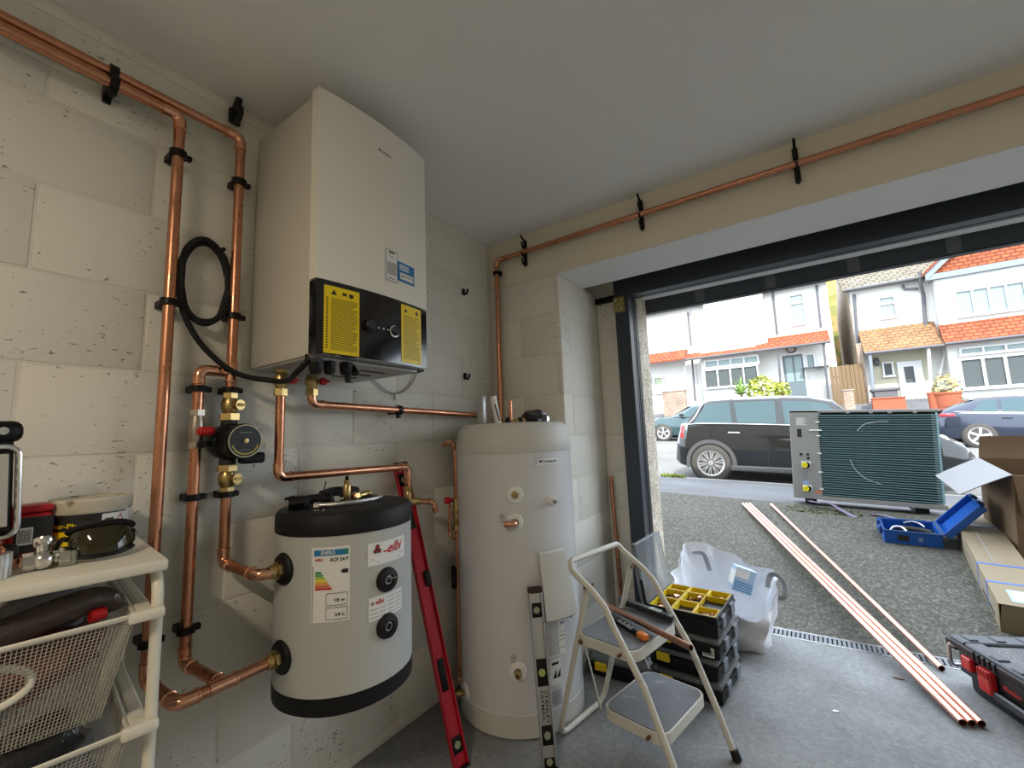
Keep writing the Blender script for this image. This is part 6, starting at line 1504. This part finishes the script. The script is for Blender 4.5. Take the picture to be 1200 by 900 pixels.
# --- house on the right with the gabled bay
hC = thing('terraced_house', 'white house with slate roof, orange tile-hung gable and white front door', 'house', (6, YH, GZ))
x0 = px(1003, 400).x; x1 = x0+9.0
B().box((x0, YH, GZ-1.6), (x1, YH+7.5, 6.82)).obj('wall', M_render, hC, smooth=0)
B().box((x0-.04, YH+.05, GZ-1.6), (x0-.005, YH+7.5, 6.8)).prism([(YH+.05, 6.8), (YH+7.5, 6.8), (YH+3.6, 9.2)], (x0-.04, 0, 0), (0, 1, 0), (0, 0, 1), (1, 0, 0), .035).obj('side_wall', M_brick, hC, smooth=0)
slope_roof(hC, x0-.25, x1, YH+3.6, 9.35, YH-.35, 6.78, M_slate, 'roof'); gutter(hC, x0-.2, px(1098, 322, YH-.35).x, YH-.37, 6.80, .065)
YB = 20.3
b0 = px(1108, 400, YB).x; b1 = b0+3.3; bz = px(1150, 318, YB).z
B().box((b0, YB, GZ-1.6), (b1, YH, bz)).obj('bay', M_render, hC, smooth=0)
gw = (b1-b0)/2
gb = B().prism([(-.1, 0), (2*gw+.1, 0), (gw, 1.75)], (b0, YB-.02, bz+.16), (1, 0, 0), (0, 0, 1), (0, 1, 0), .10).obj('tile_hung_gable', M_tileo, hC, smooth=0)
for s in (0, 1):
    xs_ = -.30 if s == 0 else 2*gw+.30
    B().prism([(xs_, -.22), (xs_, .10), (gw, 2.02), (gw, 1.70)], (b0, YB-.22, bz+.16), (1, 0, 0), (0, 0, 1), (0, 1, 0), .08).obj('bargeboard', M_barge, hC, smooth=0)
    B().prism([(xs_, .06), (xs_, .16), (gw, 2.08), (gw, 1.98)], (b0, YB-.30, bz+.16), (1, 0, 0), (0, 0, 1), (0, 1, 0), 3.0).obj('gable_roof', M_tileo, hC, smooth=0)
B().box((b0-.25, YB-.20, bz-.04), (b1+.25, YB+.02, bz+.17)).obj('fascia_board', M_barge, hC, smooth=0)
hwin(hC, 1119, 337, 1200, 366, YB, 4, ((0, 1),), M_panel)
az0, az1 = px(1110, 403, YB-.4).z, px(1110, 380, YB).z
slope_roof(hC, b0-.12, b1+.1, YB, az1, YB-.45, az0, M_tileo, 'apron_roof'); gutter(hC, b0-.12, b1+.1, YB-.46, az0, .05)
hwin(hC, 1124, 406, 1205, 412, YB, 3, ((0, 1),), M_panel, fr=.05)
hwin(hC, 1126, 419, 1206, 452, YB, 3, ((0, 1),), M_pane, fr=.08)
slope_roof(hC, px(1012, 410, 20.0).x, b0-.1, YH, px(1050, 385, YH).z+.1, 19.9, px(1050, 410, 19.9).z, M_tileb, 'porch_roof')
gutter(hC, px(1012, 410, 20.0).x, b0-.1, 19.88, px(1050, 410, 19.9).z-.02, .05)
hwin(hC, 1031, 349, 1048, 372, YH, 1, ((0, .62), (.68, 1)), M_panel)
B().box((px(1020, 440).x, YH-.03, GZ-.3), (px(1092, 440).x, YH, px(1050, 413).z)).obj('porch_wall', M_cream, hC, smooth=0)
e0, e1 = px(1052, 440, YH).x, px(1082, 440, YH).x; ez = px(1065, 423, YH).z
d_ = B().rbox((e0, YH-.12, GZ-.4), (e1, YH-.03, ez), .02).obj('front_door', M_upvc, hC)
w0 = px(1059, 430, YH-.12); w1 = px(1073, 448, YH-.12); B().box((w0.x, YH-.135, w1.z), (w1.x, YH-.118, w0.z)).obj('door_pane', M_pane, d_, smooth=0)
hwin(hC, 1036, 426, 1045, 440, YH-.03, 1, ((0, 1),), M_pane)
q = px(1027, 425, YH-.1); B().lathe([(.02, 0), (.09, .05), (.09, .28), (.03, .36), (0, .36)], (q.x, YH-.14, q.z-.15), (0, 0, 1), 8).obj('porch_lantern', M_pipe, hC)
for pts, r, m_ in (([px(1078, 318, YH-.35), px(1079, 333, YH-.35), px(1082, 345, YH-.08), px(1085, 386, YH-.08)], .06, None), ([px(1058, 333, YH-.1), px(1060, 339, YH-.1), px(1076, 338, YH-.1)], .05, None), ([px(1001, 345, YH-.08), px(1006, 410, YH-.08), px(1012, 476, YH-.08)], .055, None), ([px(1088, 408, 20.0), px(1091, 455, 20.0)], .05, M_upvc), ([px(1109, 408, YH-.3), px(1096, 460, YH-.3)], .04, M_upvc), ([px(1019, 412, 19.95), px(1024, 468, 19.95)], .06, M_barge)):
    downpipe(hC, pts, r, m_)
B().box((px(1008, 440, 20.4).x, 20.4, GZ-1.2), (px(1015, 440, 20.4).x, YH, px(1010, 402, 20.4).z)).obj('brick_return', M_brickr, hC, smooth=0)
# --- brick house far behind the gap
hD = thing('distant_house', 'ivy-grown brick wall of a house behind the gap', 'house', (3.3, 27, 2))
B().box((px(955, 400, 29).x, 29, 1.5), (px(1010, 400, 29).x, 32, 10.2)).obj('wall', mat('wall_ivy', (.40, .24, .10), .9, var=.35, vs=1.5, dark=(.20, .20, .06), dscale=1.6, dth=.46), hD, smooth=0)
# --- timber fence in the gap: each board a part
fx0, fx1 = px(974, 450, 20.3).x, px(1009, 450, 20.3).x; fz = px(992, 428, 20.3).z
fe = thing('timber_fence', 'tall brown close-boarded fence between the two houses', 'fence', ((fx0+fx1)/2, 20.3, 1.6))
bd = B().rbox((0, 0, 0), (.125, .022, fz-1.5), .004).mesh('board', mat('fence_board', (.16, .105, .055), .85, var=.15, vs=3), 0)
x = fx0
while x < fx1: inst(bd, 'board', fe, WM[fe.name].inverted() @ Matrix.Translation((x, 20.3+.01*(int(x*100) % 2), 1.5+random.uniform(-.02, .02)))); x += .135
B().box((fx0, 20.325, 1.9), (fx1, 20.37, 2.0)).box((fx0, 20.325, fz-.5), (fx1, 20.37, fz-.4)).obj('rail', MATS['fence_board'], fe, smooth=0)
# --- front garden walls, bin and planting
def gz2(X, Y): return fgz(X, Y)
def garden(name, x0, x1, y0, Y, d, m_, label, cat, cap=True):
    a, b_ = px(x0, y0, Y), px(x1, y0, Y); t = thing(name, label, cat, (a.x, Y, gz2(a.x, Y)))
    zt = (a.z+b_.z)/2; B().box((a.x, Y, gz2(a.x, Y)-.3), (b_.x, Y+d, zt)).obj('brickwork', m_, t, smooth=0)
    if cap: B().rbox((a.x-.03, Y-.03, zt), (b_.x+.03, Y+d+.03, zt+.05), .01).obj('coping', m_, t)
garden('garden_wall', 776, 803, 459, 19.0, .22, M_brickr, 'low red brick garden wall beyond the teal car', 'garden wall')
garden('gate_pier', 988, 1000, 458, 18.6, .35, M_brickr, 'short red brick gate pier in front of the timber fence', 'gate pier')
garden('garden_wall', 1022, 1061, 467, 18.5, .30, mat('terracotta_wall', (.33, .09, .045), .85, var=.1, vs=3), 'low terracotta coloured wall in front of the white front door', 'garden wall')
wb = thing('wheelie_bin', 'dark grey wheelie bin standing before the white front door', 'bin', (px(1040, 470, 18.95).x, 18.95, 1.5))
c = px(1040, 470, 18.95); zt = px(1040, 456, 18.95).z; r_ = .30
B().prism([(-.27, -.9), (.27, -.9), (.34, 0), (-.34, 0)], (c.x, 18.95, zt-.06), (1, 0, 0), (0, 0, 1), (0, 1, 0), .6).obj('bin_body', M_pipe, wb, smooth=0)
B().rbox((c.x-.42, 18.9, zt-.06), (c.x+.42, 19.6, zt+.05), .03, 2).obj('bin_lid', M_pipe, wb)
def bush(name, label, cx, cz, Y, rx, rz_, n, m_, seed, leaf=.12, spiky=False):
    t = thing(name, label, 'shrub', (cx, Y, cz-rz_)); rnd = random.Random(seed); b = B()
    for k in range(n):
        a = rnd.uniform(0, 2*PI); ph = math.acos(rnd.uniform(-.6, 1)); rr = rnd.uniform(.55, 1)**.5
        d = Vector((math.sin(ph)*math.cos(a), math.sin(ph)*math.sin(a), math.cos(ph))); c = Vector((cx, Y, cz-rz_*.5))
        if spiky:
            s = d.cross(Vector((0, 0, 1))).normalized()*.025; tip = c+Vector((d.x*rx, d.y*rx, abs(d.z)*rz_*1.4)); mid = (c+tip)/2+Vector((0, 0, .1))
            b.add([c-s, c+s, mid+s, mid-s, tip], [(0, 1, 2, 3), (3, 2, 4)])
        else:
            p = c+Vector((d.x*rx*rr, d.y*rx*rr, d.z*rz_*rr*1.3)); u = Vector((rnd.uniform(-1, 1), rnd.uniform(-1, 1), rnd.uniform(-.6, .6))).normalized()*leaf; v = d.cross(u).normalized()*leaf*.5
            b.add([p-u, p-v*.9, p+u, p+v], [(0, 1, 2, 3)])
    b.obj('foliage', m_, t, smooth=0)
    B().cyl((cx, Y, gz2(cx, Y)-.1), (cx, Y, cz-rz_*.3), .05, n=6).obj('stem', M_rust, t)
M_leafy = mat('leaf_yellow', (.27, .31, .035), .6, var=.25, vs=3); M_leafg = mat('leaf_green', (.22, .34, .08), .6, var=.2, vs=3); M_leafd = mat('leaf_dry', (.36, .32, .13), .7, var=.2, vs=3)
c = px(893, 452, 18.8); bush('garden_shrub', 'yellow-green shrub in the garden behind the charcoal car', c.x, c.z, 18.8, .62, .55, 320, M_leafy, 1, .11)
c = px(916, 453, 18.7); bush('garden_shrub', 'smaller yellow-green shrub beside the grey front door', c.x, c.z, 18.7, .30, .30, 140, M_leafy, 2, .09)
c = px(868, 455, 18.6); bush('spiky_plant', 'spiky green plant next to the yellow-green shrub', c.x, c.z, 18.6, .60, .60, 70, M_leafg, 3, spiky=True)
c = px(1108, 455, 18.6); bush('potted_shrub', 'dry yellowish shrub in pots outside the bay window', c.x, c.z+.1, 18.6, .40, .55, 200, M_leafd, 4, .10)
for x, lab in ((1094, 'terracotta pot nearest the front door'), (1110, 'terracotta trough under the dry shrub')):
    c = px(x, 466, 18.5); w_ = .16 if x < 1100 else .36
    t = thing('plant_pot', lab, 'plant pot', (c.x, 18.5, gz2(c.x, 18.5)))
    B().lathe([(w_*.7, gz2(c.x, 18.5)-c.z-.02), (w_, .12), (w_*1.08, .12), (w_*1.08, .18), (w_*.9, .18), (w_*.85, .10), (0, .10)], (c.x, 18.5, c.z), (0, 0, 1), 16).obj('pot', MATS['terracotta_wall'], t)
# moss and weeds along the pavement edge
mw = B(); rnd = random.Random(9)
for k in range(150):
    x = rnd.uniform(-.75, -.35); y = rnd.uniform(5.95, 6.15); p = Vector((x, y, ground_z(x, y))); a = rnd.uniform(0, 6.28); s = Vector((math.cos(a), math.sin(a), 0))*.02
    mw.add([p-s, p+s, p+Vector((rnd.uniform(-.03, .03), rnd.uniform(-.03, .03), rnd.uniform(.03, .07)))], [(0, 1, 2)])
def moss(x0, x1, y0, y1, n, h, label, m_, seed):
    b = B(); rnd = random.Random(seed)
    for k in range(n):
        x = x0+(x1-x0)*rnd.random(); y = y0+(y1-y0)*rnd.random()**1.5; p = Vector((x, y, ground_z(x, y))); a = rnd.uniform(0, 6.28); s = Vector((math.cos(a), math.sin(a), 0))*.012
        b.add([p-s, p+s, p+Vector((rnd.uniform(-.02, .02), rnd.uniform(-.02, .02), rnd.uniform(.3, 1)*h))], [(0, 1, 2)])
    o = b.obj('moss', m_, None, smooth=0); tag(o, label, 'moss', kind='stuff')
M_moss = mat('moss_green', (.09, .105, .03), .8, var=.3, vs=10)
moss(.67, .78, 1.10, 1.75, 420, .02, 'green moss growing along the foot of the pebbledashed pier', M_moss, 41)
moss(1.25, 1.85, 3.20, 3.36, 260, .012, 'thin moss on the drive in front of the heat pump', M_moss, 42)
o = mw.obj('kerb_weeds', M_leafy, None, smooth=0); tag(o, 'low yellow-green weeds growing along the kerb behind the car', 'weeds', kind='stuff')
